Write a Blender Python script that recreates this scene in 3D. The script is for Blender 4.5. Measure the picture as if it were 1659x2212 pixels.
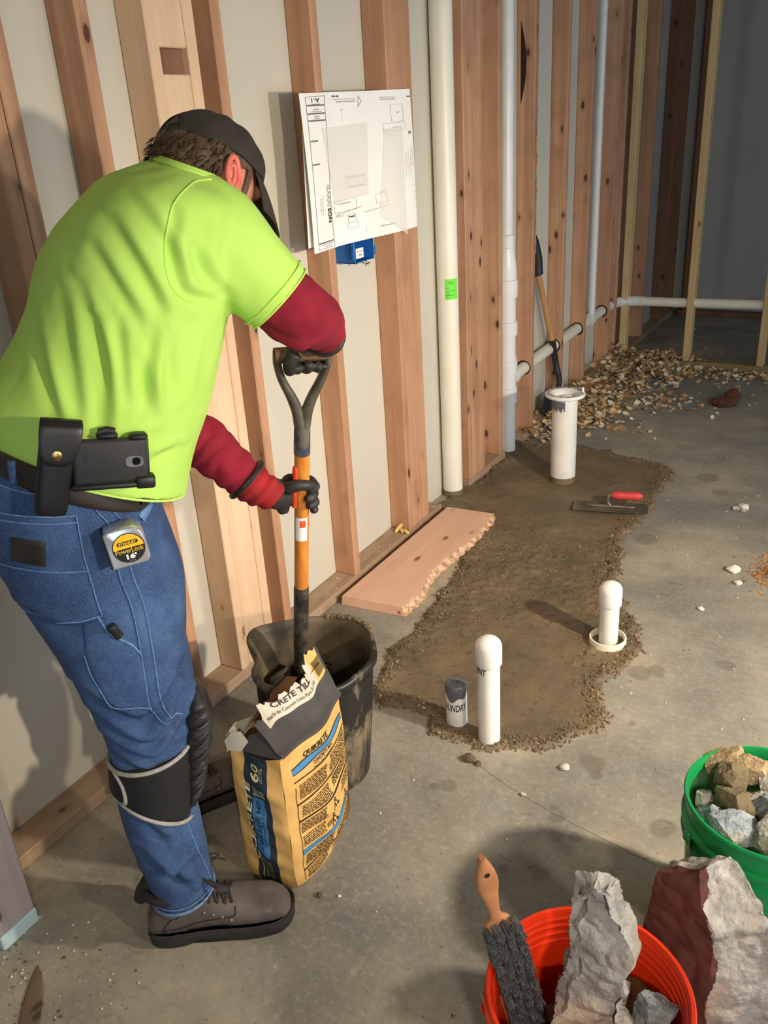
import bpy, bmesh, math, random
import numpy as np
from mathutils import Vector, Matrix, noise
from mathutils.bvhtree import BVHTree

for o in list(bpy.data.objects): bpy.data.objects.remove(o)
C = bpy.context.scene.collection
SC = bpy.context.scene
rnd = random.Random(7)

# ------------------------------------------------------------------ camera, world, lamps, exposure
CR = np.array([[0.8642, 0.1608, -0.4768], [0.4998, -0.3833, 0.7767], [-0.0579, -0.9095, -0.4117]])
cam = bpy.data.cameras.new('camera'); camo = bpy.data.objects.new('camera', cam); C.objects.link(camo)
_r = CR[:, 0] / np.linalg.norm(CR[:, 0]); _f = CR[:, 2] / np.linalg.norm(CR[:, 2])
_d = np.cross(_f, _r); _r = np.cross(_d, _f)
M = Matrix(((_r[0], -_d[0], -_f[0], 0), (_r[1], -_d[1], -_f[1], 0), (_r[2], -_d[2], -_f[2], 1.58), (0, 0, 0, 1)))
camo.matrix_world = M
cam.sensor_fit = 'VERTICAL'; cam.sensor_height = 24.0; cam.lens = 1853.0 / 2212.0 * 24.0
cam.clip_start = 0.05; cam.clip_end = 60
SC.camera = camo
SC.view_settings.view_transform = 'Standard'; SC.view_settings.look = 'None'
SC.view_settings.exposure = -0.12; SC.view_settings.gamma = 1.0; SC.view_settings.use_curve_mapping = False

w = bpy.data.worlds.new('daylight'); SC.world = w; w.use_nodes = True
w.node_tree.nodes['Background'].inputs[0].default_value = (0.60, 0.78, 1.0, 1)
w.node_tree.nodes['Background'].inputs[1].default_value = 2.6

def lamp(name, loc, aim, watts, col, rad, cone):
    l = bpy.data.lights.new(name, 'SPOT'); l.energy = watts; l.color = col; l.shadow_soft_size = rad
    l.spot_size = math.radians(cone); l.spot_blend = 1.0
    o = bpy.data.objects.new(name, l); o.location = loc; C.objects.link(o)
    o.rotation_euler = (Vector(aim) - Vector(loc)).to_track_quat('-Z', 'Y').to_euler()
WARM = (1.0, 0.85, 0.66)
lamp('work_lamp', (1.1, 1.7, 1.42), (-.9, 2.4, .1), 310, WARM, .045, 104)
lamp('work_lamp', (1.15, .6, 1.5), (-1.6, 2.1, 1.6), 158, WARM, .05, 112)
lamp('work_lamp', (.55, -.5, 1.75), (-.35, 1.35, 0), 95, WARM, .06, 84)

# ------------------------------------------------------------------ materials
def lin(c):
    r = []
    for v in c:
        v = v / 255.0
        r.append(v / 12.92 if v <= .04045 else ((v + .055) / 1.055) ** 2.4)
    return (*r, 1.0)

class N:
    def __init__(s, name):
        s.m = bpy.data.materials.new(name); s.m.use_nodes = True; s.t = s.m.node_tree
        s.b = s.t.nodes['Principled BSDF']
    def n(s, typ, **kw):
        x = s.t.nodes.new(typ)
        for k, v in kw.items(): setattr(x, k, v)
        return x
    def l(s, a, b): s.t.links.new(a, b)
    def coord(s, kind='Object', scale=(1, 1, 1), rand=False):
        tc = s.n('ShaderNodeTexCoord'); mp = s.n('ShaderNodeMapping'); mp.inputs['Scale'].default_value = scale
        if rand:
            oi = s.n('ShaderNodeObjectInfo'); ml = s.n('ShaderNodeMath', operation='MULTIPLY'); ml.inputs[1].default_value = 37.0
            s.l(oi.outputs['Random'], ml.inputs[0]); ad = s.n('ShaderNodeVectorMath', operation='ADD')
            s.l(tc.outputs[kind], ad.inputs[0]); s.l(ml.outputs[0], ad.inputs[1]); s.l(ad.outputs[0], mp.inputs['Vector'])
        else: s.l(tc.outputs[kind], mp.inputs['Vector'])
        return mp.outputs[0]
    def noise(s, vec, scale=5, detail=4, rough=.55, dist=0):
        x = s.n('ShaderNodeTexNoise'); s.l(vec, x.inputs['Vector'])
        x.inputs['Scale'].default_value = scale; x.inputs['Detail'].default_value = detail
        x.inputs['Roughness'].default_value = rough; x.inputs['Distortion'].default_value = dist
        return x.outputs['Fac']
    def voro(s, vec, scale, out='Distance'):
        x = s.n('ShaderNodeTexVoronoi'); s.l(vec, x.inputs['Vector']); x.inputs['Scale'].default_value = scale
        return x.outputs[out]
    def ramp(s, fac, stops):
        x = s.n('ShaderNodeValToRGB'); e = x.color_ramp.elements
        while len(e) < len(stops): e.new(.5)
        for el, (p, c) in zip(e, stops): el.position = p; el.color = c if len(c) == 4 else (*c, 1)
        s.l(fac, x.inputs[0]); return x.outputs[0]
    def step(s, fac, a, b, lo=0.0, hi=1.0):
        x = s.n('ShaderNodeMapRange'); x.inputs[1].default_value = a; x.inputs[2].default_value = b
        x.inputs[3].default_value = lo; x.inputs[4].default_value = hi; s.l(fac, x.inputs[0]); return x.outputs[0]
    def mix(s, fac, a, b, blend='MIX'):
        x = s.n('ShaderNodeMix', data_type='RGBA', blend_type=blend)
        for sock, v in ((x.inputs[0], fac), (x.inputs[6], a), (x.inputs[7], b)):
            if hasattr(v, 'is_linked'): s.l(v, sock)
            else: sock.default_value = v
        return x.outputs[2]
    def base(s, v):
        if hasattr(v, 'is_linked'): s.l(v, s.b.inputs['Base Color'])
        else: s.b.inputs['Base Color'].default_value = v
    def rough(s, v):
        if hasattr(v, 'is_linked'): s.l(v, s.b.inputs['Roughness'])
        else: s.b.inputs['Roughness'].default_value = v
    def bump(s, h, strength=.3, dist=.002):
        x = s.n('ShaderNodeBump'); x.inputs['Strength'].default_value = strength; x.inputs['Distance'].default_value = dist
        s.l(h, x.inputs['Height']); s.l(x.outputs[0], s.b.inputs['Normal'])

def simple(name, c1, c2=None, scale=20, rough=.6, metal=0, bump=0, bscale=200, bdist=.001, spots=None, spot_t=.6, spot_s=30):
    k = N(name); v = k.coord('Object')
    col = lin(c1) if c2 is None else k.ramp(k.noise(v, scale, 5), [(.32, lin(c1)), (.68, lin(c2))])
    if spots:
        f = k.step(k.noise(v, spot_s, 6, .65), spot_t, spot_t + .08)
        col = k.mix(f, col, lin(spots))
    k.base(col); k.rough(rough); k.b.inputs['Metallic'].default_value = metal
    if bump: k.bump(k.noise(v, bscale, 6, .6), bump, bdist)
    return k.m

def wood(name, axis, light, dark, knotc, rough=.7):
    k = N(name)
    g = [46, 46, 46]; g[axis] = 1.1
    g2 = [16, 16, 16]; g2[axis] = .8
    v = k.coord('Object', g, True)
    kn = [12, 12, 12]; kn[axis] = 5.6
    v2 = k.coord('Object', kn, True)
    vb = k.coord('Object', (2.4, 2.4, 2.4), True)
    grain = k.noise(v, 1.0, 5, .62, .8)
    broad = k.noise(k.coord('Object', g2, True), 1.0, 3, .5, .6)
    mid_ = [a * .55 + b_ * .45 for a, b_ in zip(light, dark)]
    col = k.ramp(broad, [(.30, lin(mid_)), (.62, lin(light))])
    col = k.mix(k.step(grain, .50, .34, 0, .40), col, lin(dark))
    oi = k.n('ShaderNodeObjectInfo')
    col = k.mix(k.step(oi.outputs['Random'], 0, 1, 0, .40), col, lin(mid_))
    col = k.mix(k.step(k.noise(vb, 2.0, 4, .6), .48, .72, 0, .40), col, lin(dark))
    d = k.voro(v2, 1.0)
    wob = k.n('ShaderNodeMath', operation='ADD'); k.l(d, wob.inputs[0]); k.l(k.step(grain, .2, .8, -.03, .03), wob.inputs[1]); d = wob.outputs[0]
    col = k.mix(k.step(d, .26, .10, 0, .55), col, lin(dark))
    col = k.mix(k.step(d, .125, .085), col, lin(knotc))
    k.base(col); k.rough(rough); k.bump(grain, .10, .001)
    return k.m

WL, WD, WK = (202, 156, 122), (140, 96, 70), (82, 48, 32)
wz = wood('fir_lumber', 2, WL, WD, WK)
wy = wood('fir_plate', 1, (176, 150, 124), (128, 100, 78), (84, 56, 40))
wyb = wood('fresh_board', 1, (228, 188, 162), (206, 158, 130), (150, 96, 72))
wback = wood('back_pine', 2, (216, 186, 134), (184, 148, 98), (130, 90, 56))
wpale = wood('pale_pine', 2, (226, 196, 164), (200, 162, 126), (150, 106, 72))
wx = wood('pine_plate', 0, (150, 132, 84), (112, 98, 62), (80, 64, 40))
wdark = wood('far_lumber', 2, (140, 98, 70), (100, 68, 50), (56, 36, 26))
m_dry = simple('drywall', (204, 198, 183), (196, 190, 176), 1.5, .85, bump=.08, bscale=300, bdist=.0006)
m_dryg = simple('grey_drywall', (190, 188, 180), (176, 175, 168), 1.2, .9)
m_cream = simple('cream_pvc', (236, 232, 216), (228, 222, 204), 6, .38, spots=(150, 140, 120), spot_t=.74, spot_s=16)
m_pvc = simple('white_pvc', (232, 232, 230), (222, 222, 220), 8, .33, spots=(120, 112, 100), spot_t=.75, spot_s=26)
m_pvcd = simple('dirty_white_pvc', (230, 228, 224), (214, 210, 204), 10, .4, spots=(96, 86, 74), spot_t=.66, spot_s=34)
m_ink = simple('black_ink', (22, 22, 24), rough=.6)
m_grey_ink = simple('grey_ink', (120, 120, 122), rough=.7)
m_lt_ink = simple('faded_ink', (176, 176, 176), rough=.7)
m_duct = simple('duct_tape', (112, 116, 122), (86, 90, 96), 30, .38, metal=.3, bump=.3, bscale=60)
m_black = simple('black_rubber', (26, 26, 27), (34, 34, 34), 40, .5, bump=.15, bscale=120)
m_steel = simple('steel', (170, 168, 162), (120, 116, 110), 25, .35, metal=.8)
m_chrome = simple('chrome', (222, 222, 226), rough=.28, metal=.7)
m_green = simple('green_bucket_plastic', (16, 138, 74), (12, 124, 66), 6, .33)
m_orange = simple('orange_bucket_plastic', (232, 58, 20), (220, 50, 16), 6, .33)

# ------------------------------------------------------------------ mesh helpers
def obj(name, verts, faces, mats, parent=None, smooth=True, fm=None, loc=None, sharp=None):
    me = bpy.data.meshes.new(name)
    off = Vector(loc) if loc is not None else (parent_origin(parent) if parent else Vector((0, 0, 0)))
    vv = np.asarray(verts, dtype=float).reshape(-1, 3) - np.array(off)
    me.from_pydata([tuple(x) for x in vv.tolist()], [], [tuple(f) for f in faces])
    if not isinstance(mats, (list, tuple)): mats = [mats]
    for m in mats: me.materials.append(m)
    if fm is not None: me.polygons.foreach_set('material_index', np.asarray(fm, dtype=np.int32))
    if smooth:
        me.polygons.foreach_set('use_smooth', np.ones(len(me.polygons), dtype=bool))
        if sharp: me.set_sharp_from_angle(angle=math.radians(sharp))
    me.update()
    o = bpy.data.objects.new(name, me); C.objects.link(o)
    if parent:
        o.parent = parent; o.location = off - parent_origin(parent)
    else: o.location = off
    return o

def parent_origin(p):
    v = Vector((0, 0, 0))
    while p: v = v + p.location; p = p.parent
    return v

def tag(o, label, cat, group=None):
    o['label'] = label; o['category'] = cat
    if group: o['group'] = group
    return o
def thing(name, loc, label, cat, group=None):
    o = bpy.data.objects.new(name, None); o.empty_display_size = .05; C.objects.link(o); o.location = loc
    return tag(o, label, cat, group)
def struct(o): o['kind'] = 'structure'; return o

class G:
    """collects verts, faces and material indices"""
    def __init__(s): s.v = []; s.f = []; s.m = []
    def add(s, v, f, m=0):
        b = len(s.v); s.v += [tuple(x) for x in v]; s.f += [tuple(i + b for i in q) for q in f]; s.m += [m] * len(f); return s
    def build(s, name, mats, parent=None, smooth=True, loc=None, sharp=40):
        return obj(name, s.v, s.f, mats, parent, smooth, s.m, loc, sharp)

def V(*a): return np.array(a, dtype=float)
def nrm(v): v = np.asarray(v, dtype=float); return v / (np.linalg.norm(v) + 1e-12)
def frame(d):
    d = nrm(d); a = V(0, 0, 1) if abs(d[2]) < .9 else V(0, 1, 0)
    x = nrm(np.cross(a, d)); return x, np.cross(d, x), d

def box(x0, x1, y0, y1, z0, z1, bev=.003):
    bm = bmesh.new(); bmesh.ops.create_cube(bm, size=1)
    for v in bm.verts: v.co = Vector(((x0 + x1) / 2 + v.co.x * (x1 - x0), (y0 + y1) / 2 + v.co.y * (y1 - y0), (z0 + z1) / 2 + v.co.z * (z1 - z0)))
    if bev: bmesh.ops.bevel(bm, geom=bm.edges[:] , offset=bev, segments=2 if bev > .004 else 1, affect='EDGES', profile=.6)
    v = [tuple(p.co) for p in bm.verts]; bm.verts.index_update(); f = [[p.index for p in q.verts] for q in bm.faces]; bm.free()
    return v, f
def obox(cn, ex, ey, ez, hx, hy, hz, bev=.002):
    v, f = box(-hx, hx, -hy, hy, -hz, hz, bev); v = np.array(v)
    R3 = np.array([nrm(ex), nrm(ey), nrm(ez)]); return (np.array(cn) + v @ R3), f
def tube(path, rad, n=16, cap=True):
    path = [V(*p) for p in path]; k = len(path)
    rad = [rad] * k if np.isscalar(rad) else rad
    v = []; f = []; px = None
    for i, p in enumerate(path):
        t = nrm(path[min(i + 1, k - 1)] - path[max(i - 1, 0)])
        if px is None: x, y, _ = frame(t)
        else:
            x = nrm(px - t * (px @ t)); y = np.cross(t, x)
        px = x
        for j in range(n):
            a = 2 * math.pi * j / n; v.append(p + rad[i] * (math.cos(a) * x + math.sin(a) * y))
    for i in range(k - 1):
        for j in range(n):
            a, b = i * n + j, i * n + (j + 1) % n; f.append((a, b, b + n, a + n))
    if cap:
        f.append(tuple(range(n))[::-1]); f.append(tuple(range((k - 1) * n, k * n)))
    return v, f
def smooth_path(p, n=8):
    p = [V(*x) for x in p]; out = []
    q = [2 * p[0] - p[1]] + p + [2 * p[-1] - p[-2]]
    for i in range(1, len(q) - 2):
        for t in np.linspace(0, 1, n, endpoint=False):
            a, b, c, d = q[i - 1:i + 3]
            out.append(.5 * ((2 * b) + (c - a) * t + (2 * a - 5 * b + 4 * c - d) * t * t + (3 * b - a - 3 * c + d) * t ** 3))
    out.append(p[-1]); return out
def interp_list(l, n):
    l = np.asarray(l, dtype=float); return np.interp(np.linspace(0, len(l) - 1, n), np.arange(len(l)), l)
def lathe(c, prof, n=32, closed=False, caps=True):
    """prof: (r, z) outline from bottom to top"""
    v = []; f = []; k = len(prof)
    for r, z in prof:
        for j in range(n):
            a = 2 * math.pi * j / n; v.append((c[0] + r * math.cos(a), c[1] + r * math.sin(a), c[2] + z))
    for i in range(k - 1 + (1 if closed else 0)):
        for j in range(n):
            i2 = (i + 1) % k; f.append((i * n + j, i * n + (j + 1) % n, i2 * n + (j + 1) % n, i2 * n + j))
    if not closed and caps:
        if prof[0][0] > 1e-6: f.append(tuple(range(n))[::-1])
        if prof[-1][0] > 1e-6: f.append(tuple(range((k - 1) * n, k * n)))
    return v, f
def loft(secs, n=40, sub=4, caps=True, expo=2.0):
    """secs: (centre, u, v) ellipses; Catmull-Rom between"""
    A = np.array([np.concatenate([np.asarray(s[0]), np.asarray(s[1]), np.asarray(s[2])]) for s in secs], dtype=float)
    Q = np.vstack([2 * A[0] - A[1], A, 2 * A[-1] - A[-2]]); rows = []
    for i in range(1, len(Q) - 2):
        a, b, c, d = Q[i - 1:i + 3]
        for t in np.linspace(0, 1, sub, endpoint=False):
            rows.append(.5 * (2 * b + (c - a) * t + (2 * a - 5 * b + 4 * c - d) * t * t + (3 * b - a - 3 * c + d) * t ** 3))
    rows.append(A[-1]); v = []; f = []
    for r in rows:
        for j in range(n):
            a = 2 * math.pi * j / n; ca, sa = math.cos(a), math.sin(a)
            ca = math.copysign(abs(ca) ** (2 / expo), ca); sa = math.copysign(abs(sa) ** (2 / expo), sa)
            v.append(r[0:3] + ca * r[3:6] + sa * r[6:9])
    for i in range(len(rows) - 1):
        for j in range(n):
            a, b = i * n + j, i * n + (j + 1) % n; f.append((a, b, b + n, a + n))
    if caps: f.append(tuple(range(n))[::-1]); f.append(tuple(range((len(rows) - 1) * n, len(rows) * n)))
    return v, f
def ellipsoid(c, ax, n=24, m=16):
    """ax: three half-axis vectors"""
    v = []; f = []; ax = [np.asarray(a, dtype=float) for a in ax]; c = np.asarray(c, dtype=float)
    for i in range(m + 1):
        t = math.pi * i / m
        for j in range(n):
            p = 2 * math.pi * j / n
            v.append(c + ax[0] * math.sin(t) * math.cos(p) + ax[1] * math.sin(t) * math.sin(p) + ax[2] * math.cos(t))
    for i in range(m):
        for j in range(n): f.append((i * n + j, (i + 1) * n + j, (i + 1) * n + (j + 1) % n, i * n + (j + 1) % n))
    return v, f
def blob(pieces, voxel, it=4, fac=.5):
    """one continuous surface grown over the pieces; returns verts (numpy) and faces"""
    g = G()
    for v, f in pieces: g.add(v, f)
    me = bpy.data.meshes.new('t'); me.from_pydata(g.v, [], g.f); me.update()
    bm = bmesh.new(); bm.from_mesh(me); bmesh.ops.remove_doubles(bm, verts=bm.verts[:], dist=1e-6); bmesh.ops.recalc_face_normals(bm, faces=bm.faces[:]); bm.to_mesh(me); bm.free()
    o = bpy.data.objects.new('t', me); C.objects.link(o)
    r = o.modifiers.new('r', 'REMESH'); r.mode = 'VOXEL'; r.voxel_size = voxel
    if it:
        s = o.modifiers.new('s', 'SMOOTH'); s.iterations = it; s.factor = fac
    e = o.evaluated_get(bpy.context.evaluated_depsgraph_get()); m2 = bpy.data.meshes.new_from_object(e)
    vv = np.empty(len(m2.vertices) * 3); m2.vertices.foreach_get('co', vv); nn = np.empty(len(m2.vertices) * 3); m2.vertices.foreach_get('normal', nn)
    ff = [tuple(p.vertices) for p in m2.polygons]
    bpy.data.objects.remove(o); bpy.data.meshes.remove(me); bpy.data.meshes.remove(m2)
    return vv.reshape(-1, 3), ff, nn.reshape(-1, 3)

def vnoise(p, scale, seed=0):
    """fast value noise, p (n,3)"""
    q = np.asarray(p) * scale + seed * 17.31; i = np.floor(q).astype(np.int64); t = q - i; t = t * t * (3 - 2 * t)
    def h(ix, iy, iz):
        x = (ix * 374761393 + iy * 668265263 + iz * 2147483647 + seed * 1013) & 0x7fffffff
        x = ((x ^ (x >> 13)) * 1274126177) & 0x7fffffff
        return ((x ^ (x >> 16)) & 0xffff) / 65535.0
    r = 0
    for a in (0, 1):
        for b in (0, 1):
            for c in (0, 1):
                wgt = (t[:, 0] if a else 1 - t[:, 0]) * (t[:, 1] if b else 1 - t[:, 1]) * (t[:, 2] if c else 1 - t[:, 2])
                r = r + wgt * h(i[:, 0] + a, i[:, 1] + b, i[:, 2] + c)
    return r * 2 - 1
def fbm(p, scale, oct=4, seed=0):
    r = 0; a = 1
    for k in range(oct): r = r + a * vnoise(p, scale * 2 ** k, seed + k); a *= .5
    return r

_tc = {}
def text2d(s, bold=0.0, shear=0.0):
    key = (s, bold, shear)
    if key in _tc: return _tc[key]
    cu = bpy.data.curves.new('t', 'FONT'); cu.body = s; cu.size = 1; cu.align_x = 'CENTER'; cu.align_y = 'CENTER'; cu.offset = bold; cu.shear = shear; cu.resolution_u = 2
    o = bpy.data.objects.new('t', cu); C.objects.link(o)
    m = bpy.data.meshes.new_from_object(o.evaluated_get(bpy.context.evaluated_depsgraph_get()))
    v = np.array([tuple(p.co)[:2] for p in m.vertices]).reshape(-1, 2); f = [tuple(p.vertices) for p in m.polygons]
    bpy.data.objects.remove(o); bpy.data.curves.remove(cu); bpy.data.meshes.remove(m)
    mn, mx = v.min(0), v.max(0); v = (v - (mn + mx) / 2); _tc[key] = (v, f, mx - mn)
    return _tc[key]
def put_text(g, s, fn, cx, cy, w=None, h=None, rot=0, bold=0, shear=0, m=0):
    """fn(x, y) -> 3d point; w/h: size in fn units along the reading direction"""
    v, f, sz = text2d(s, bold, shear)
    sx = (w / sz[0]) if w else None; sy = (h / sz[1]) if h else None
    if sx is None: sx = sy
    if sy is None: sy = sx
    a = math.radians(rot); ca, sa = math.cos(a), math.sin(a)
    out = []
    for x, y in v:
        x *= sx; y *= sy; out.append(fn(cx + x * ca - y * sa, cy + x * sa + y * ca))
    g.add(out, f, m)
def put_rect(g, fn, x0, y0, x1, y1, m=0, nx=1, ny=1):
    v = []; f = []
    for j in range(ny + 1):
        for i in range(nx + 1): v.append(fn(x0 + (x1 - x0) * i / nx, y0 + (y1 - y0) * j / ny))
    for j in range(ny):
        for i in range(nx):
            a = j * (nx + 1) + i; f.append((a, a + 1, a + nx + 2, a + nx + 1))
    g.add(v, f, m)
def put_line(g, fn, x0, y0, x1, y1, t, m=0, n=1):
    d = nrm((x1 - x0, y1 - y0)); p = (-d[1] * t / 2, d[0] * t / 2); v = []; f = []
    for i in range(n + 1):
        x = x0 + (x1 - x0) * i / n; y = y0 + (y1 - y0) * i / n
        v += [fn(x + p[0], y + p[1]), fn(x - p[0], y - p[1])]
    for i in range(n): f.append((2 * i, 2 * i + 1, 2 * i + 3, 2 * i + 2))
    g.add(v, f, m)

# ------------------------------------------------------------------ the setting
XF, XS = -1.592, -1.681           # stud front plane, drywall plane
k = N('concrete_floor')
v = k.coord('Object', (1, 1, 1)); vs = k.coord('Object', (1, 2.2, 1))
big = k.noise(v, 1.3, 5, .6, .4); mid = k.noise(v, 7, 6, .65); fine = k.noise(v, 60, 5, .7)
col = k.ramp(big, [(.34, lin((114, 117, 118))), (.5, lin((148, 144, 134))), (.66, lin((182, 172, 150)))])
col = k.mix(k.step(mid, .35, .7, 0, .55), col, lin((116, 108, 96)))
col = k.mix(k.step(fine, .5, .72, 0, .35), col, lin((196, 188, 174)))
col = k.mix(k.step(k.noise(vs, 24, 3, .6, 1.2), .62, .7, 0, .35), col, lin((92, 84, 74)))
col = k.mix(k.step(k.voro(v, 26), .09, .04, 0, .55), col, lin((66, 58, 48)))
col = k.mix(k.step(k.noise(k.coord('Object', (2.4, .5, 1)), 30, 2, .5, 2.0), .67, .72, 0, .14), col, lin((206, 200, 188)))
geo = k.n('ShaderNodeNewGeometry'); wn = k.n('ShaderNodeTexNoise'); wn.inputs['Scale'].default_value = 30; wn.inputs['Detail'].default_value = 5
wadd = k.n('ShaderNodeVectorMath', operation='MULTIPLY_ADD'); wadd.inputs[1].default_value = (.085, .085, 0)
k.l(wn.outputs['Color'], wadd.inputs[0]); k.l(geo.outputs['Position'], wadd.inputs[2])
rough = k.step(mid, .3, .7, .36, .62)
for (sx, sy, sr) in [(-.511, 1.787, .035), (-.490, 1.75, .018), (-.525, 1.557, .02), (-.545, 1.585, .012), (-.272, 1.641, .03), (-.480, 1.387, .02), (-.50, 1.40, .013), (-.574, 1.37, .012),
                     (-.812, 1.55, .024), (-.84, 1.53, .015), (-.50, 2.246, .04), (-.45, 2.28, .03), (-.264, 2.397, .03), (-.461, 2.004, .012), (-1.387, 2.001, .03), (-1.36, 1.96, .02), (-.45, 1.52, .016), (-.711, 3.16, .05), (-.36, 1.45, .02), (-.62, 3.9, .05), (-.55, 3.75, .035)]:
    ds = k.n('ShaderNodeVectorMath', operation='DISTANCE'); k.l(wadd.outputs[0], ds.inputs[0]); ds.inputs[1].default_value = (sx + .0425, sy + .0425, 0)
    col = k.mix(k.step(ds.outputs['Value'], sr * 1.15, sr * .8, 0, .34), col, lin((76, 66, 52)))
k.base(col); k.rough(rough); k.bump(k.mix(.5, mid, fine), .22, .003)
m_floor = k.m
fx0, fx1, fy0, fy1 = -2.2, 3.7, -3.2, 9.2
floor = struct(obj('floor', [(fx0, fy0, 0), (fx1, fy0, 0), (fx1, fy1, 0), (fx0, fy1, 0)], [(0, 1, 2, 3)], m_floor, smooth=False))
g = G()
for pts in ([(-.84, 1.68), (-.62, 1.60), (-.40, 1.55), (-.12, 1.50)],):
    p = smooth_path([(a, b, .0007) for a, b in pts], 10)
    p = [(x[0], x[1] + .0012 * math.sin(i * 2.1), .0007) for i, x in enumerate(p)]
    put = [(q[0], q[1] - .0006, q[2]) for q in p] + [(q[0], q[1] + .0006, q[2]) for q in p]; n = len(p)
    g.add(put, [(i, i + 1, n + i + 1, n + i) for i in range(n - 1)])
g.build('crack', simple('crack_dark', (118, 108, 94)), floor, False)

ZT = 2.72
ceil = struct(obj('ceiling', *box(fx0, fx1, fy0, fy1, ZT, ZT + .02, 0), simple('ceiling_board', (196, 190, 180), rough=.9), smooth=False))
g = G()
for bx in ((3.6, 3.62, fy0, .6, 0, ZT), (3.6, 3.62, 5.2, fy1, 0, ZT), (3.6, 3.62, .6, 5.2, 2.25, ZT)): g.add(*box(*bx, 0))
struct(g.build('wall_right', m_dry, None, False))
g = G()
for bx in ((fx0, .7, -2.8, -2.78, 0, ZT), (3.3, 3.6, -2.8, -2.78, 0, ZT), (.7, 3.3, -2.8, -2.78, 2.25, ZT)): g.add(*box(*bx, 0))  # unseen rear wall; opening added to let daylight in from behind
struct(g.build('wall_rear', m_dry, None, False))
wl = struct(obj('wall_left', *box(XS - .013, XS, -2.78, 5.72, .0, ZT, 0), m_dry, smooth=False))
def lumber(name, parent, x0, x1, y0, y1, z0, z1, m, bev=.003):
    return obj(name, *box(x0, x1, y0, y1, z0, z1, bev), m, parent, False, loc=((x0 + x1) / 2, (y0 + y1) / 2, (z0 + z1) / 2))
T = .038
def wav(ob, amp, seed):    # a slightly uneven arris
    pass
zs0, zs1 = .038, ZT - .04
for (ya, m) in [(1.214, wz), (1.2545, wz), (1.481, wz), (1.684, wpale), (1.818, wpale), (1.922, wz), (2.361, wz), (2.789, wz), (3.379, wz), (3.735, wz), (4.15, wz), (4.609, wz), (5.012, wz), (5.50, wz), (5.655, wz), (.76, wz), (.36, wz)]:
    lumber('stud', wl, XS + .0005, XF, ya, ya + T, zs0, zs1, m)
# flat boards nailed between or beside studs
lumber('blocking', wl, XF - T, XF - .002, 1.7225, 1.8175, zs0, 1.718, wpale)
lumber('blocking', wl, XS + .001, XF - T * .55, 1.7225, 1.8175, 1.7185, 1.7745, wdark, .001)  # dark filler piece, added to stand for the shade inside the post's hole
lumber('blocking', wl, XF - T, XF - .002, 1.7225, 1.8175, 1.775, zs1, wpale)
lumber('blocking', wl, XF - T, XF - .001, 2.828, 2.965, zs0, zs1, wz)
lumber('blocking', wl, XF - T, XF - .001, 3.418, 3.556, zs0, zs1, wz)
for (a, b, m) in [(.30, 3.085, wy), (3.375, 3.80, wy), (4.06, 5.70, wy)]:
    lumber('bottom_plate', wl, XS + .0005, XF + .001, a, b, 0, .0378, m)
lumber('top_plate', wl, XS + .0005, XF, -.3, 5.70, ZT - .0395, ZT - .001, wy)

# bark wane torn along the front arris of one stud
R_ = random.Random(6); v = []; nn_ = 60
for i in range(nn_ + 1):
    z = .95 + 1.5 * i / nn_; wv_ = .006 + .010 * abs(math.sin(i * .37)) * R_.random()
    v += [(XF + .0012, 4.189, z), (XF + .0022 + .003 * R_.random(), 4.189 - wv_ * .6, z), (XF - .010 - wv_ * 1.2, 4.1492 - .0008, z) if False else (XF + .0012, 4.189 - wv_ * 1.4, z)]
obj('bark_wane', v, [(3 * i + j, 3 * i + j + 1, 3 * i + j + 4, 3 * i + j + 3) for i in range(nn_) for j in range(2)], simple('wane', (206, 168, 122), (120, 70, 40), 40, .9), wl)
v = []
for i in range(25):
    z = 1.62 + .35 * i / 24; t_ = math.sin(math.pi * i / 24); v += [(XS + .02, 4.1492, z), (XS + .02 + .028 * t_, 4.1488, z)]
obj('bark_pocket', v, [(2 * i, 2 * i + 1, 2 * i + 3, 2 * i + 2) for i in range(24)], simple('dark_bark', (52, 34, 24), (34, 24, 18), 60, .95), wl, False)

# short end of the doorway wall on the near left
wn_ = struct(obj('wall_near', *box(XS + .0005, -1.478, .668, .757, .0385, 2.6, .003), wood('grey_post', 2, (172, 160, 160), (134, 124, 126), (84, 72, 66)), smooth=False, loc=(-1.58, .712, 1.3)))
lumber('stud', wn_, -1.4775, -1.44, .668, .757, .0385, 2.6, wood('grey_stud', 2, (172, 160, 160), (134, 124, 126), (84, 72, 66)))
lumber('sill_end', wn_, XS + .0005, -1.438, .666, .759, 0, .038, simple('pale_blue_primer', (186, 212, 214), (170, 200, 204), 30, .6))

# open partition at the back and the dark room beyond it
wb = struct(obj('wall_back', *box(XF - .09, 1.4, 5.78, 5.869, 0, .038, .003), wx, smooth=False, loc=(-.2, 5.82, .019)))
for xa in (-1.591, -1.165, -.708, -.30, .10, .51, .92):
    lumber('stud', wb, xa, xa + .042, 5.781, 5.868, .038, zs1, wback)
lumber('top_plate', wb, XF, 1.4, 5.78, 5.869, ZT - .0395, ZT - .001, wx)
ws = struct(obj('wall_store', *box(XS - .013, XS, 5.73, 7.45, 0, ZT, 0), m_dryg, smooth=False))
for ya in (5.925, 6.372, 6.97, 7.29):
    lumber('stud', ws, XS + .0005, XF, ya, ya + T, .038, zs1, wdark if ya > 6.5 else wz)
lumber('bottom_plate', ws, XS + .0005, XF, 5.88, 7.44, 0, .0378, wy)
wf = struct(obj('wall_far', *box(XS - .013, 3.59, 7.45, 7.465, 0, ZT, 0), m_dryg, smooth=False))
for xa in (-1.52, -.665, -.60, -.19, .22):
    lumber('stud', wf, xa, xa + T, 7.36, 7.449, .038, zs1, wdark)
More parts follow.
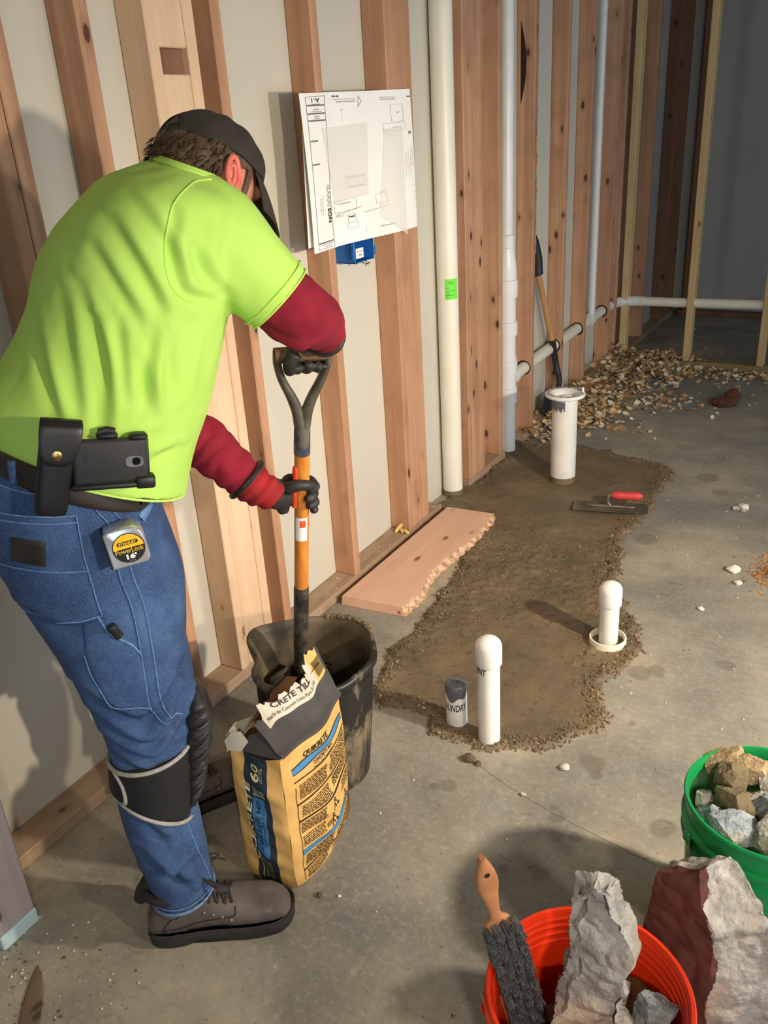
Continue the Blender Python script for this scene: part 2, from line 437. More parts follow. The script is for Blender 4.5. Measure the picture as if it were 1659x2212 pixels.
lumber('bottom_plate', wf, -1.58, 1.4, 7.36, 7.449, 0, .0378, wdark)
struct(obj('wall_store_side', *box(1.41, 1.43, 5.78, 7.44, 0, ZT, 0), m_dryg, smooth=False))

# ------------------------------------------------------------------ wet concrete patch with the pipes standing in it
POLY = np.array([(-1.193, 1.797), (-1.254, 2.048), (-1.236, 2.281), (-1.302, 2.625), (-1.346, 2.961), (-1.40, 3.09), (-1.62, 3.10), (-1.66, 3.40), (-1.592, 3.40), (-1.587, 3.79), (-1.67, 3.82), (-1.66, 4.05), (-1.55, 4.02),
                 (-1.301, 4.085), (-1.048, 4.039), (-.832, 3.989), (-.775, 3.884), (-.783, 3.614), (-.77, 3.405), (-.806, 3.146), (-.758, 2.947), (-.728, 2.725), (-.594, 2.542), (-.536, 2.383), (-.547, 2.237), (-.583, 2.14),
                 (-.525, 2.02), (-.541, 1.92), (-.613, 1.82), (-.693, 1.749), (-.78, 1.728), (-.845, 1.717), (-.939, 1.704), (-.977, 1.778), (-1.059, 1.787), (-1.13, 1.77)])
def inside_dist(x, y, P):
    ins = np.zeros(x.shape, bool); d = np.full(x.shape, 9.0)
    for i in range(len(P)):
        a = P[i]; b = P[(i + 1) % len(P)]
        c = ((a[1] > y) != (b[1] > y)) & (x < (b[0] - a[0]) * (y - a[1]) / (b[1] - a[1] + 1e-12) + a[0]); ins ^= c
        e = b - a; t = np.clip(((x - a[0]) * e[0] + (y - a[1]) * e[1]) / (e @ e), 0, 1)
        d = np.minimum(d, np.hypot(x - a[0] - t * e[0], y - a[1] - t * e[1]))
    return np.where(ins, d, -d)
st = .008
gx = np.arange(-1.68, -.48, st); gy = np.arange(1.67, 4.13, st)
X, Y = np.meshgrid(gx, gy); P3 = np.stack([X.ravel(), Y.ravel(), 0 * X.ravel()], 1)
sd = inside_dist(P3[:, 0], P3[:, 1], POLY) + .016 * fbm(P3, 14, 3, 3) + .006 * vnoise(P3, 70, 9)
edge = np.clip(1 - sd / .07, 0, 1)
mask_mid = np.exp(-(((P3[:, 1] - 2.75) / .35) ** 2)) + .8 * np.exp(-(((P3[:, 0] + .62) / .1) ** 2 + ((P3[:, 1] - 2.3) / .3) ** 2)) + .8 * np.exp(-(((P3[:, 0] + 1.15) / .12) ** 2 + ((P3[:, 1] - 2.35) / .4) ** 2))
ro = np.clip(.18 + .95 * edge + .6 * mask_mid, 0, 1.2)
hz = .0045 + .004 * vnoise(P3, 4, 5) + ro * (.0085 * np.maximum(fbm(P3, 38, 2, 11), -.2) + .0055 * np.abs(vnoise(P3, 75, 4))) + .005 * edge
disc = np.exp(-(((P3[:, 0] + .70) / .17) ** 2 + ((P3[:, 1] - 1.98) / .17) ** 2) ** 2)
hz = hz * (1 - .6 * disc) + .004 * disc
zz = np.where(sd > 0, np.maximum(hz, .0012) * np.clip(sd / .008, .15, 1), -.012 + np.clip(sd + .02, -.0, .02) * .5)
P3[:, 2] = zz; nx, ny = len(gx), len(gy)
keep = sd > -.02
idx = -np.ones(nx * ny, int); idx[keep] = np.arange(keep.sum())
fs = []
for j in range(ny - 1):
    for i in range(nx - 1):
        a = j * nx + i; q = (idx[a], idx[a + 1], idx[a + nx + 1], idx[a + nx])
        if min(q) >= 0: fs.append(q)
k = N('wet_concrete'); v = k.coord('Object')
col = k.ramp(k.noise(v, 5, 5, .6), [(.3, lin((96, 84, 66))), (.7, lin((128, 110, 84)))])
col = k.mix(k.step(k.noise(v, 90, 4, .7), .58, .70, 0, .6), col, lin((158, 128, 94)))
col = k.mix(k.step(k.noise(k.coord('Object', (1, 1, 1)), 42, 3, .6), .60, .70, 0, .55), col, lin((58, 50, 40)))
k.base(col); k.rough(k.step(k.noise(v, 9, 4), .35, .65, .42, .7)); k.bump(k.noise(v, 130, 6, .75), .7, .004)
m_wet = k.m
patch = obj('concrete_patch', P3[keep], fs, m_wet)
tag(patch, 'freshly poured brown wet concrete patch filling the floor trench between the pipes', 'concrete patch')
def ico(c, r, seed, sq=(1, 1, 1), sub=1):
    bm = bmesh.new(); bmesh.ops.create_icosphere(bm, subdivisions=sub, radius=1); R_ = random.Random(seed)
    v = []
    for p in bm.verts:
        s = 1 + R_.uniform(-.22, .22); v.append((c[0] + p.co.x * r * s * sq[0], c[1] + p.co.y * r * s * sq[1], c[2] + p.co.z * r * s * sq[2]))
    bm.verts.index_update(); f = [[p.index for p in q.verts] for q in bm.faces]; bm.free(); return v, f
g = G(); R_ = random.Random(3)
sdk = sd.copy(); cand = np.where((sdk > -.008) & (sdk < .055))[0]; cand2 = np.where((sdk > .04) & (mask_mid > .45))[0]; cand3 = np.where(sdk > .05)[0]
for n_, cs, rr in ((6200, cand, (.0016, .0044)), (1700, cand2, (.0014, .0034)), (500, cand3, (.001, .0024))):
    for _ in range(n_):
        i = cs[R_.randrange(len(cs))]; r = R_.uniform(*rr) * (1 if R_.random() < .9 else 1.5)
        if P3[i, 1] > 3.1 and R_.random() < .6: continue
        g.add(*ico((P3[i, 0] + R_.uniform(-.004, .004), P3[i, 1] + R_.uniform(-.004, .004), max(P3[i, 2], 0) + r * .35), r, R_.random(), (1, 1, .8), 1), m=0 if R_.random() < .93 else 1)
o = g.build('concrete_crumb', [m_wet, simple('tan_gravel', (188, 158, 120), (150, 120, 90), 80, .8)], patch); o['kind'] = 'stuff'

# loose grit on the slab
g = G(); R_ = random.Random(12)
for _ in range(520):
    q = R_.random()
    if q < .4: x, y = R_.gauss(-1.35, .12), R_.gauss(.62, .09)
    elif q < .75: x, y = R_.uniform(-.7, .1), R_.uniform(1.7, 4.4)
    else: x, y = R_.uniform(-1.3, .3), R_.uniform(.6, 4.8)
    if -1.09 < x < -.96 and 1.06 < y < 1.35 : continue
    r = R_.uniform(.0012, .0036); g.add(*ico((x, y, r * .5), r, R_.random(), (1, 1, .7)), m=R_.choice((0, 0, 1, 2)))
for (x, y, r, m) in [(-.80, 1.66, .014, 1), (-.77, 1.655, .008, 1), (-.56, 1.74, .011, 0), (-.62, 1.60, .006, 0), (-.91, 1.10, .007, 1), (-.87, 1.12, .004, 0), (-.36, 3.02, .02, 0), (-.33, 2.93, .012, 0), (-.41, 2.7, .009, 0), (-.42, 3.6, .018, 0)]:
    g.add(*ico((x, y, r * .6), r, x, (1.2, 1, .8), 2), m=m)
grit = g.build('floor_grit', [simple('pale_grit', (206, 200, 190), rough=.9), simple('dark_grit', (96, 82, 64), rough=.9), simple('brown_grit', (140, 112, 84), rough=.9)])
grit['kind'] = 'stuff'; tag(grit, 'loose pale and brown grit scattered over the concrete floor', 'grit')

# rusty sand heap at the right edge
def mound(name, cx, cy, r, h, m, label, cat, seed, n=26):
    v = []; f = []
    for i in range(n):
        for j in range(32):
            q = i / (n - 1); a = 2 * math.pi * j / 32; rr = r * q
            ir = 1 + .22 * math.sin(a * 2 + 1) + .14 * math.sin(a * 5) + .08 * math.sin(a * 11 + 2); v.append((cx + rr * ir * math.cos(a), cy + rr * ir * math.sin(a) * 1.25, 0))
    v = np.array(v); q = np.repeat(np.linspace(0, 1, n), 32)
    v[:, 2] = h * (1 - q) ** 1.3 + .35 * h * (1 - q) * (1 + fbm(v, 22, 3, seed)) - .002 * q
    for i in range(n - 1):
        for j in range(32): a, b = i * 32 + j, i * 32 + (j + 1) % 32; f.append((a, b, b + 32, a + 32))
    o = obj(name, v, f, m); o['kind'] = 'stuff'; return tag(o, label, cat)
g = G(); R_ = random.Random(19)
for _ in range(620):
    x, y = R_.gauss(-.215, .045), R_.gauss(3.06, .07); r = R_.uniform(.002, .0042) * (1 if R_.random() < .95 else 2)
    g.add(*ico((x, y, r * .4 + .006 * max(0, 1 - math.hypot(x + .22, y - 3.06) / .08)), r, R_.random(), (1.2, 1.1, .6)), m=R_.choice((0, 0, 0, 1)))
sp_ = g.build('sand_pile', [simple('rusty_sand', (196, 134, 58), (150, 100, 48), 34, .95), simple('brown_pebble', (110, 88, 60), rough=.95)]); sp_['kind'] = 'stuff'
tag(sp_, 'small scatter of rusty orange sand at the right edge of the picture', 'sand')

# ------------------------------------------------------------------ pipes
def curved(cx, cy, r):     # (arc angle deg, z) -> point on a vertical cylinder
    return lambda a, z: (cx + r * math.cos(math.radians(a)), cy + r * math.sin(math.radians(a)), z)
tp = thing('standpipe', (-1.633, 3.283, 0), 'thick cream upright pipe with a green inspection sticker beside the studs', 'pipe')
g = G(); g.add(*lathe((-1.633, 3.283, 0), [(.0445, -.02), (.0445, ZT - .005)], 40)); g.build('pipe', m_cream, tp)
g = G(); fn = curved(-1.633, 3.283, .0452); put_rect(g, fn, -78, .898, -6, .982, 0, 10, 1)
fn2 = curved(-1.633, 3.283, .0456)
g2 = G(); st_ = g.build('sticker', simple('green_sticker', (112, 226, 62), rough=.6), tp); st_['label'] = 'bright green sticker'
for zc, a0, a1 in ((.968, -62, -30), (.962, -58, -36), (.945, -76, -58), (.934, -76, -22), (.926, -76, -50), (.916, -76, -30), (.908, -74, -60)): put_line(g2, fn2, a0, zc, a1, zc, .0014, 0, 6)
g2.build('lettering', m_ink, st_, False)
g = G(); R_ = random.Random(5)
for j in range(40): a = 2 * math.pi * j / 40
g.add(*lathe((-1.633, 3.283, 0), [(.0458, -.01)] + [(.0452 + .0012 * R_.random(), z) for z in (.01, .02, .03)], 40))
g.build('splash', m_wet, tp)

VX, VY = -1.628, 3.908
tv = thing('vent_stack', (VX, VY, 0), 'white drain stack of stepped pipe fittings rising out of the concrete', 'pipe')
def vp(name, prof, m=m_pvc, par=tv, n=36):
    g = G(); g.add(*lathe((VX, VY, 0), prof, n)); return g.build(name, m, par, sharp=35)
lp = vp('lower_pipe', [(.0445, -.02), (.0445, .30)])
g = G(); fn = curved(VX, VY, .0449); put_text(g, 'PVC DWV', fn, -118, .13, h=10, w=.09, rot=90); g.build('lettering', m_ink, lp, False)
vp('hub', [(.0450, .262), (.0525, .263), (.053, .30), (.0525, .338), (.047, .34)])
te = vp('sanitary_tee', [(.0475, .335), (.0475, .405), (.0525, .406), (.053, .44), (.0525, .478), (.0475, .48), (.0475, .50)])
g = G(); g.add(*tube([(VX, VY, .372), (VX, VY + .075, .372)], .040, 24)); g.add(*tube([(VX, VY + .055, .372), (VX, VY + .092, .3725)], .0385, 24)); g.build('branch_hub', m_pvc, te)
vp('middle_pipe', [(.0445, .48), (.0445, .62)])
vp('coupling', [(.0450, .602), (.0525, .603), (.053, .64), (.0525, .668), (.046, .67)])
vp('upper_pipe', [(.0445, .66), (.0445, .80)])
vp('reducer', [(.046, .785), (.0525, .787), (.053, .83), (.0525, .866), (.0475, .870), (.0475, .92), (.042, .965), (.035, 1.0), (.035, 1.015), (.0375, 1.017), (.0375, 1.072), (.031, 1.075)])
up = vp('vent_pipe', [(.0302, 1.06), (.0302, ZT - .005)])
g = G(); fn = curved(VX, VY, .0306)
for i in range(9): put_line(g, fn, -62 + 4 * math.sin(i * 2.2), 1.78 - i * .022, -62 + 4 * math.sin((i + 1) * 2.2) + (6 if i == 0 else 0), 1.78 - (i + 1) * .022, .0035)
g.build('lettering', m_grey_ink, up, False)

td = thing('drain_pipe', (-1.636, 4.0, .37), 'cream horizontal drain pipe running through the studs and along the back partition', 'pipe')
g = G(); g.add(*tube(smooth_path([(-1.630, VY + .05, .371), (-1.634, 4.6, .385), (-1.636, 5.52, .400)], 6), .0302, 24)); g.build('side_pipe', m_cream, td)
g = G(); g.add(*tube(smooth_path([(-1.636, 5.50, .400), (-1.634, 5.66, .402), (-1.60, 5.79, .404), (-1.50, 5.825, .406), (-1.45, 5.825, .406)], 6), .0335, 24)); g.build('elbow', m_pvc, td)
g = G(); g.add(*tube([(-1.47, 5.825, .406), (1.2, 5.825, .44)], .0302, 24)); g.build('back_pipe', m_cream, td)
g = G(); g.add(*tube([(-1.6345, 5.245, .396), (-1.636, 5.33, .397)], .0345, 24)); g.build('vent_tee', m_pvc, td)
g = G(); g.add(*tube([(-1.634, 5.282, .40), (-1.634, 5.282, ZT - .005)], .0215, 20)); g.build('vent_pipe', m_pvc, td)
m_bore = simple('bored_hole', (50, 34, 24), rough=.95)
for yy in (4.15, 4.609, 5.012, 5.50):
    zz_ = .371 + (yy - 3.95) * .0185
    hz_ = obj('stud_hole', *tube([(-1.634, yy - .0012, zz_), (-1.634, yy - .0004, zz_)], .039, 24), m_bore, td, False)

TX, TY = -1.222, 3.612
tt = thing('closet_pipe', (TX, TY, 0), 'wide white toilet pipe topped by a slotted flange in wet concrete', 'pipe')
g = G(); g.add(*lathe((TX, TY, 0), [(.0570, -.02), (.0570, .405)], 40)); g.build('pipe', m_pvcd, tt)
g = G(); g.add(*lathe((TX, TY, 0), [(.0575, .404), (.0575, .414), (.084, .416), (.0895, .420), (.0895, .430), (.087, .433), (.064, .433), (.060, .430), (.052, .424), (.050, .405), (.047, .405), (.047, .409), (0, .409)], 48)); fl = g.build('flange', m_pvc, tt, sharp=30)
m_slot = simple('slot_shadow', (120, 116, 110), rough=.9)
for a0, a1, r_ in ((20, 75, .0765), (110, 165, .0765), (200, 255, .0765), (290, 345, .0765)):
    g = G(); put_line(g, lambda a, r__: (TX + r__ * math.cos(math.radians(a)), TY + r__ * math.sin(math.radians(a)), .4334), a0, r_, a1, r_, .008, 0, 8)
    g.build('slot', m_slot, fl, False)
for a in (95, 185, 275, 5): obj('screw', *lathe((TX + .0765 * math.cos(math.radians(a)), TY + .0765 * math.sin(math.radians(a)), .433), [(.0055, 0), (.0055, .003), (0, .0035)], 12), m_steel, fl)
g = G(); g.add(*lathe((TX + .07, TY + .035, .42), [(.006, 0), (.006, .032), (.004, .034), (0, .034)], 12)); g.build('bolt', m_pvc, tt)
g = G(); g.add(*obox((TX + .014, TY - .004, .416), (1, .5, 0), (-.5, 1, 0), (0, 0, 1), .021, .012, .008, .004)); g.build('knockout_tab', m_pvc, fl)
g = G(); n = 26; v = []; fn = curved(TX, TY, .0584)
for i in range(n):
    a = -165 + 95 * i / (n - 1); v += [fn(a, .404), fn(a, .378 - .020 * abs(math.sin(i * .55)) - .008 * (i % 3 == 0))]
g.add(v, [(2 * i, 2 * i + 1, 2 * i + 3, 2 * i + 2) for i in range(n - 1)]); g.build('tape', m_duct, tt)
g = G(); g.add(*lathe((TX, TY, 0), [(.0590, -.01)] + [(.0585 + .002 * (i % 2), .01 + .008 * i) for i in range(4)], 40)); g.build('splash', m_wet, tt)

def capped(name, x, y, r, h, label, cap_h=.062):
    t = thing(name, (x, y, 0), label, 'pipe')
    g = G(); g.add(*lathe((x, y, 0), [(r, -.02), (r, h - .03)], 36)); p = g.build('pipe', m_pvc, t)
    R2 = r * 1.19; z0 = h - cap_h - .02
    prof = [(r, z0), (R2 - .001, z0 + .0005), (R2, z0 + .003), (R2, h - .030)] + [(R2 * math.cos(a), h - .030 + .030 * math.sin(a)) for a in np.linspace(.15, math.pi / 2 - .001, 9)] + [(0, h)]
    g = G(); g.add(*lathe((x, y, 0), prof, 36)); g.build('cap', m_pvc, t, sharp=30); return t, p
t1, p1 = capped('capped_pipe', -.784, 1.760, .0302, .340, 'tall capped white pipe beside the short taped pipe at the patch edge')
g = G(); fn = curved(-.784, 1.760, .0306); put_text(g, 'VENT', lambda a, z: fn(a, z), -118, .243, w=76, h=.020, bold=.02, shear=.2); g.build('lettering', m_ink, p1, False)
t2, p2 = capped('capped_pipe', -.634, 2.374, .0302, .226, 'capped white pipe standing inside a short plastic ring')
g = G(); R_ = random.Random(2)
g.add(*lathe((-.634, 2.368, 0), [(.0585, -.01), (.0590, .024), (.0580, .027), (.0535, .027), (.0525, .0), (.0525, -.01)], 40, caps=False)); g.build('pipe_ring', m_cream, t2, sharp=30)
LX, LY = -.899, 1.792
t3 = thing('laundry_pipe', (LX, LY, 0), 'short white pipe marked LAUNDRY with its top sealed by duct tape', 'pipe')
g = G(); g.add(*lathe((LX, LY, 0), [(.0302, -.02), (.0302, .135)], 36)); p3 = g.build('pipe', m_pvc, t3)
g = G(); fn = curved(LX, LY, .0307); put_text(g, 'LAUNDRY', fn, -78, .070, w=150, h=.024, bold=.012, shear=.15); g.build('lettering', m_ink, p3, False)
n = 40; v = []; f = []
for ring, (r, z) in enumerate(((.0, .143), (.018, .1435), (.029, .141), (.0318, .137), (.0322, .120), (.0322, .104))):
    for j in range(n):
        a = 2 * math.pi * j / n; zz2 = z + (.0022 * math.sin(3 * a + ring) if ring < 3 else 0); rr2 = r + .0008 * math.sin(5 * a + ring)
        if ring == 5: zz2 = z + .010 * math.sin(a * 2 + 1) + .007 * math.sin(a * 5)
        v.append((LX + rr2 * math.cos(a), LY + rr2 * math.sin(a), zz2))
for i in range(5):
    for j in range(n): a, b = i * n + j, i * n + (j + 1) % n; f.append((a, b, b + n, a + n))
obj('tape_cap', v, f, m_duct, t3)

# ------------------------------------------------------------------ plank on the floor
def prism(outline_top, outline_bot, z0, z1):
    n = len(outline_top); v = [(x, y, z1) for x, y in outline_top] + [(x, y, z0) for x, y in outline_bot]
    f = [tuple(range(n)), tuple(range(n, 2 * n))[::-1]] + [(i, i + n, (i + 1) % n + n, (i + 1) % n)[::1] for i in range(n)]
    return v, f
ptop = [(-1.560, 2.215), (-1.326, 2.236)]
edge_ = smooth_path([(-1.326, 2.236, 0), (-1.318, 2.36, 0), (-1.345, 2.47, 0), (-1.352, 2.55, 0), (-1.342, 2.70, 0), (-1.325, 2.82, 0), (-1.330, 2.95, 0), (-1.344, 3.08, 0)], 5)
etop = [(p[0] + .004 * math.sin(i * 1.7), p[1]) for i, p in enumerate(edge_)]
outer_t = [(-1.560, 2.215)] + etop + [(-1.556, 3.068)]
ebot = [(p[0] + .012 + .005 * math.sin(i * 2.3), p[1]) for i, p in enumerate(edge_)]
outer_b = [(-1.562, 2.213)] + ebot + [(-1.556, 3.070)]
bt = thing('plank', (-1.45, 2.64, 0), 'fresh pinkish sawn plank with one wavy bark edge lying beside the stud wall', 'plank')
vv, ff = prism(outer_t, outer_b, .001, .037)
board = obj('plank_board', vv, ff, wyb, bt, False)
g = G(); n = len(etop)
v = [(x + .0006, y, .0365) for x, y in etop] + [((a[0] + b[0]) / 2 + .005 * math.sin(i * 3.1), a[1], .018) for i, (a, b) in enumerate(zip(etop, ebot))] + [(x + .002, y, .0015) for x, y in ebot]
f = [(i, i + 1, n + i + 1, n + i) for i in range(n - 1)] + [(n + i, n + i + 1, 2 * n + i + 1, 2 * n + i) for i in range(n - 1)]
g.add(v, f); g.build('bark_edge', simple('pale_bark', (214, 180, 140), (150, 112, 78), 60, .9, bump=.5, bscale=120), bt)
ws_ = thing('wood_splinter', (-1.62, 2.77, .04), 'small torn yellow wood splinter on the bottom plate', 'splinter')
g = G()
for (a, b, r) in (((-1.655, 2.80, .045), (-1.60, 2.745, .043), .006), ((-1.63, 2.82, .055), (-1.635, 2.74, .041), .008), ((-1.62, 2.765, .043), (-1.575, 2.75, .043), .007)):
    v_, f_ = tube(smooth_path([a, ((a[0] + b[0]) / 2, (a[1] + b[1]) / 2, (a[2] + b[2]) / 2 + .008), b], 3), [.001] + [r] * 5 + [.001], 6); g.add(v_, f_)
g.build('fibre', wood('splinter_wood', 1, (236, 200, 130), (214, 172, 104), (180, 140, 80)), ws_)
g = G(); R_ = random.Random(8)
for _ in range(70):
    x = R_.uniform(-1.66, -1.60); y = R_.choice((R_.uniform(2.08, 2.34), R_.uniform(2.42, 2.75), R_.uniform(2.99, 3.07)))
    g.add(*ico((x, y, .0385), R_.uniform(.001, .004), R_.random(), (1.4, 1, .5)), m=R_.choice((0, 1)))
o = g.build('plate_debris', [simple('plate_dirt', (150, 120, 92), rough=.95), simple('plate_chip', (214, 184, 144), rough=.95)]); o['kind'] = 'stuff'; tag(o, 'crumbs and shavings lying on the bottom plate of the stud wall', 'debris')

# ------------------------------------------------------------------ finishing trowel
A_, B_ = V(-1.062, 3.290, .012), V(-.765, 3.366, .012); ex = nrm(B_ - A_); ez = V(0, 0, 1); ey = np.cross(ez, ex); cc = (A_ + B_) / 2 + ey * .05
tr = thing('finishing_trowel', tuple(cc), 'steel finishing trowel with a red handle lying on the wet concrete', 'trowel')
g = G(); g.add(*obox(cc + V(0, 0, .004), ex, ey, ez, .156, .05, .0012, .0006)); g.build('blade', simple('wet_steel', (128, 120, 104), (104, 94, 78), 20, .35, metal=.6), tr, False)
g = G(); g.add(*obox(cc + V(0, 0, .010), ex, ey, ez, .10, .008, .004, .002)); g.add(*tube(smooth_path([cc + ex * .0 + V(0, 0, .012), cc - ex * .012 + V(0, 0, .03), cc - ex * .005 + V(0, 0, .058), cc + ex * .02 + V(0, 0, .062)], 6), .0055, 10)); g.build('tang', m_steel, tr)
h0 = cc + ex * .005 + V(0, 0, .062)
pth = [h0 + ex * t for t in np.linspace(0, .125, 10)]
g = G(); g.add(*tube(pth, [.010, .0165, .018, .0175, .017, .017, .0175, .0185, .0175, .009], 18)); g.build('handle', simple('red_rubber', (206, 66, 62), (188, 56, 54), 30, .55), tr)

# ------------------------------------------------------------------ plan sheets pinned to the studs
def sheetfn(tl, trr, br, bl, curl, x0):
    tl, trr, br, bl = [np.array(q, dtype=float) for q in (tl, trr, br, bl)]
    def fn(u, v, off=0.0):
        p = (1 - v) * ((1 - u) * tl + u * trr) + v * ((1 - u) * bl + u * br)
        return (x0 + curl(u, v) + off, p[0], p[1])
    return fn
m_paper = simple('plan_paper', (244, 242, 238), (238, 236, 232), 4, .8)
mp = N('thin_tracing_paper'); mp.base(lin((240, 238, 230))); mp.rough(.7); mp.b.inputs['Alpha'].default_value = .42; m_trace = mp.m
curlA = lambda u, v: .010 + .055 * max(0, .28 - u) ** 1.2 * 2 + .010 * math.sin(u * 7 + v * 2) * (1 - v * .3) + .02 * max(0, v - .75) * 2 * abs(math.sin(u * 3))
fA = sheetfn((2.215, 1.672), (2.905, 1.685), (2.926, 1.228), (2.215, 1.232), curlA, XF + .004)
fAb = lambda u, v, off=0.0: fA(u, v + (.055 * math.sin(math.pi * u) * -v if False else 0), off)
ps = thing('plan_sheet', fA(.5, .5), 'large white building plan sheet pinned across the studs', 'plan')
def grid(fn, nx, ny, off=0, mask=None):
    v = [fn(i / nx, j / ny, off) for j in range(ny + 1) for i in range(nx + 1)]
    f = [(j * (nx + 1) + i, j * (nx + 1) + i + 1, (j + 1) * (nx + 1) + i + 1, (j + 1) * (nx + 1) + i) for j in range(ny) for i in range(nx)]
    return v, f
pap = obj('paper', *grid(fA, 40, 30), m_paper, ps)
L_ = lambda x, y: fA(x, y, .0012)
g = G()
q = lambda x0, y0, x1, y1, t=.0022, m=0: put_line(g, L_, x0, y0, x1, y1, t, m, 4)
for (x0, y0, x1, y1) in [(.045, .025, .205, .02), (.045, .025, .045, .985), (.205, .02, .205, .985), (.045, .985, .205, .985)]: q(x0, y0, x1, y1, .003, 1)
for yy in (.075, .125, .167): put_line(g, L_, .05, yy, .20, yy, .010, 1, 2)
for yy in (.29, .435): put_line(g, L_, .05, yy, .115, yy, .010, 1, 2)
put_line(g, L_, .05, .945, .205, .945, .010, 1, 2)
FL = lambda x, y: fA(x, 1 - y, .0013)           # y upwards for lettering
put_text(g, 'A-1', FL, .125, 1 - .045, w=.065, h=.028, rot=180, m=0)
put_text(g, 'SON', FL, .185, 1 - .775, w=.095, h=.036, rot=-90, bold=.03, m=0)
put_text(g, 'GARRI', FL, .185, 1 - .645, w=.145, h=.036, rot=-90, bold=.02, m=2)
put_text(g, '1110 Church Street', FL, .118, 1 - .70, w=.13, h=.012, rot=-90, m=1); put_text(g, 'Prosser, WA', FL, .096, 1 - .70, w=.09, h=.012, rot=-90, m=1)
for (cx_, cy_, w_) in ((.125, .068, .07), (.125, .10, .05), (.125, .113, .09), (.125, .143, .05), (.125, .154, .04), (.13, .958, .12), (.14, .972, .07)):
    for kk in range(5): put_line(g, L_, cx_ - w_ / 2 + kk * w_ / 5, cy_, cx_ - w_ / 2 + (kk + .75) * w_ / 5, cy_, .004, 1)
def scribble(x0, x1, y, h, n, seed, m=0, t=.0018):
    R2 = random.Random(seed)
    for i in range(n):
        x = x0 + (x1 - x0) * (i + .5) / n; dx = (x1 - x0) / n * .3
        put_line(g, L_, x - dx, y - h / 2 * R2.uniform(.2, 1), x + dx * R2.uniform(-1, 1), y + h / 2 * R2.uniform(.2, 1), t, m)
        put_line(g, L_, x - dx, y + h / 2 * R2.uniform(-1, 1), x + dx, y + h / 2 * R2.uniform(-1, 1), t, m)
q(.285, .045, .50, .048, .0025); scribble(.31, .50, .062, .012, 18, 1); q(.73, .048, .87, .05, .0025); scribble(.735, .865, .062, .012, 13, 2)
q(.275, .025, .335, .027, .005); q(.285, .018, .285, .034, .004); q(.328, .018, .328, .036, .004); q(.965, .05, .995, .052, .006)
q(.53, .03, .56, .065); q(.56, .065, .525, .10); q(.53, .03, .525, .10)
q(.36, .11, .36, .19, .0012, 1); q(.345, .12, .36, .105, .0012, 1); q(.375, .12, .36, .105, .0012, 1)
def rect(x0, y0, x1, y1, t=.0016, m=1): q(x0, y0, x1, y0, t, m); q(x1, y0, x1, y1, t, m); q(x1, y1, x0, y1, t, m); q(x0, y1, x0, y0, t, m)
rect(.815, .10, .92, .215); scribble(.86, .89, .155, .012, 3, 4); rect(.74, .225, .93, .275); scribble(.82, .90, .255, .008, 8, 5, 1)
rect(.36, .545, .55, .625, .0014, 1); rect(.385, .56, .53, .61, .0012, 2); rect(.29, .56, .335, .60, .0012, 2); scribble(.37, .56, .555, .008, 14, 6, 1); scribble(.40, .54, .618, .008, 12, 7, 1)
for xx in (.42, .455, .49): q(xx, .56, xx, .61, .001, 2)
rect(.24, .70, .45, .775, .002, 1); scribble(.27, .40, .72, .012, 12, 8); q(.25, .79, .50, .765, .002, 0); rect(.36, .80, .43, .86, .0018, 1); scribble(.37, .42, .82, .02, 6, 9, 0, .004); rect(.35, .86, .44, .90, .0016, 1); scribble(.25, .33, .80, .02, 6, 10, 1)
rect(.62, .70, .72, .765, .0016, 1); scribble(.66, .71, .69, .008, 5, 11); scribble(.62, .76, .93, .012, 16, 12); q(.5, .81, .62, .80); q(.5, .90, .5, .96, .0014, 1)
scribble(.955, .985, .30, .03, 3, 13, 0, .003); scribble(.90, .99, .5, .3, 5, 14, 2, .001); q(.62, .80, .74, .79, .002, 1)
for i in range(9): q(.965 + .004 * (i % 2), .42 + i * .05, .985, .44 + i * .05, .0012, 1)
dr_ = g.build('drawing', [m_ink, m_grey_ink, m_lt_ink], ps, False); dr_['kind'] = 'stuff'
curlB = lambda u, v: .0045 + .002 * math.sin(u * 5 + v * 3) + curlA(u * .7, v) * .35
fB = sheetfn((2.222, 1.575), (2.60, 1.58), (2.58, 1.245), (2.203, 1.25), lambda u, v: .004 + .030 * (1 - u) ** 2 * 1.0, XF - .0015)
pb = obj('plan_sheet_behind', *grid(fB, 16, 12), m_paper); pb.name = 'plan_sheet'
tag(pb, 'second white paper sheet peeking out at the left behind the large plan', 'plan')
def trace(pts, name, label, off):
    v = []; nx_, ny_ = 10, 14
    for j in range(ny_ + 1):
        for i in range(nx_ + 1):
            u, vv_ = i / nx_, j / ny_
            a = np.array(pts[0]) * (1 - u) + np.array(pts[1]) * u; b = np.array(pts[3]) * (1 - u) + np.array(pts[2]) * u
            p = a * (1 - vv_) + b * vv_; x, y, z = fA(p[0], p[1], off); v.append((x + .004 * math.sin(u * 3) * math.sin(vv_ * 3) + .002, y, z))
    f = [(j * (nx_ + 1) + i, j * (nx_ + 1) + i + 1, (j + 1) * (nx_ + 1) + i + 1, (j + 1) * (nx_ + 1) + i) for j in range(ny_) for i in range(nx_)]
    o = obj(name, v, f, m_trace); tag(o, label, 'paper'); return o
trace([(.15, .215), (.60, .205), (.56, .69), (.24, .71)], 'tracing_sheet', 'wide thin tracing sheet stuck over the left half of the plan', .003)
trace([(.74, .26), (.90, .26), (.865, 1.04), (.63, .86)], 'tracing_sheet', 'narrow thin tracing sheet hanging past the lower edge of the plan', .003)

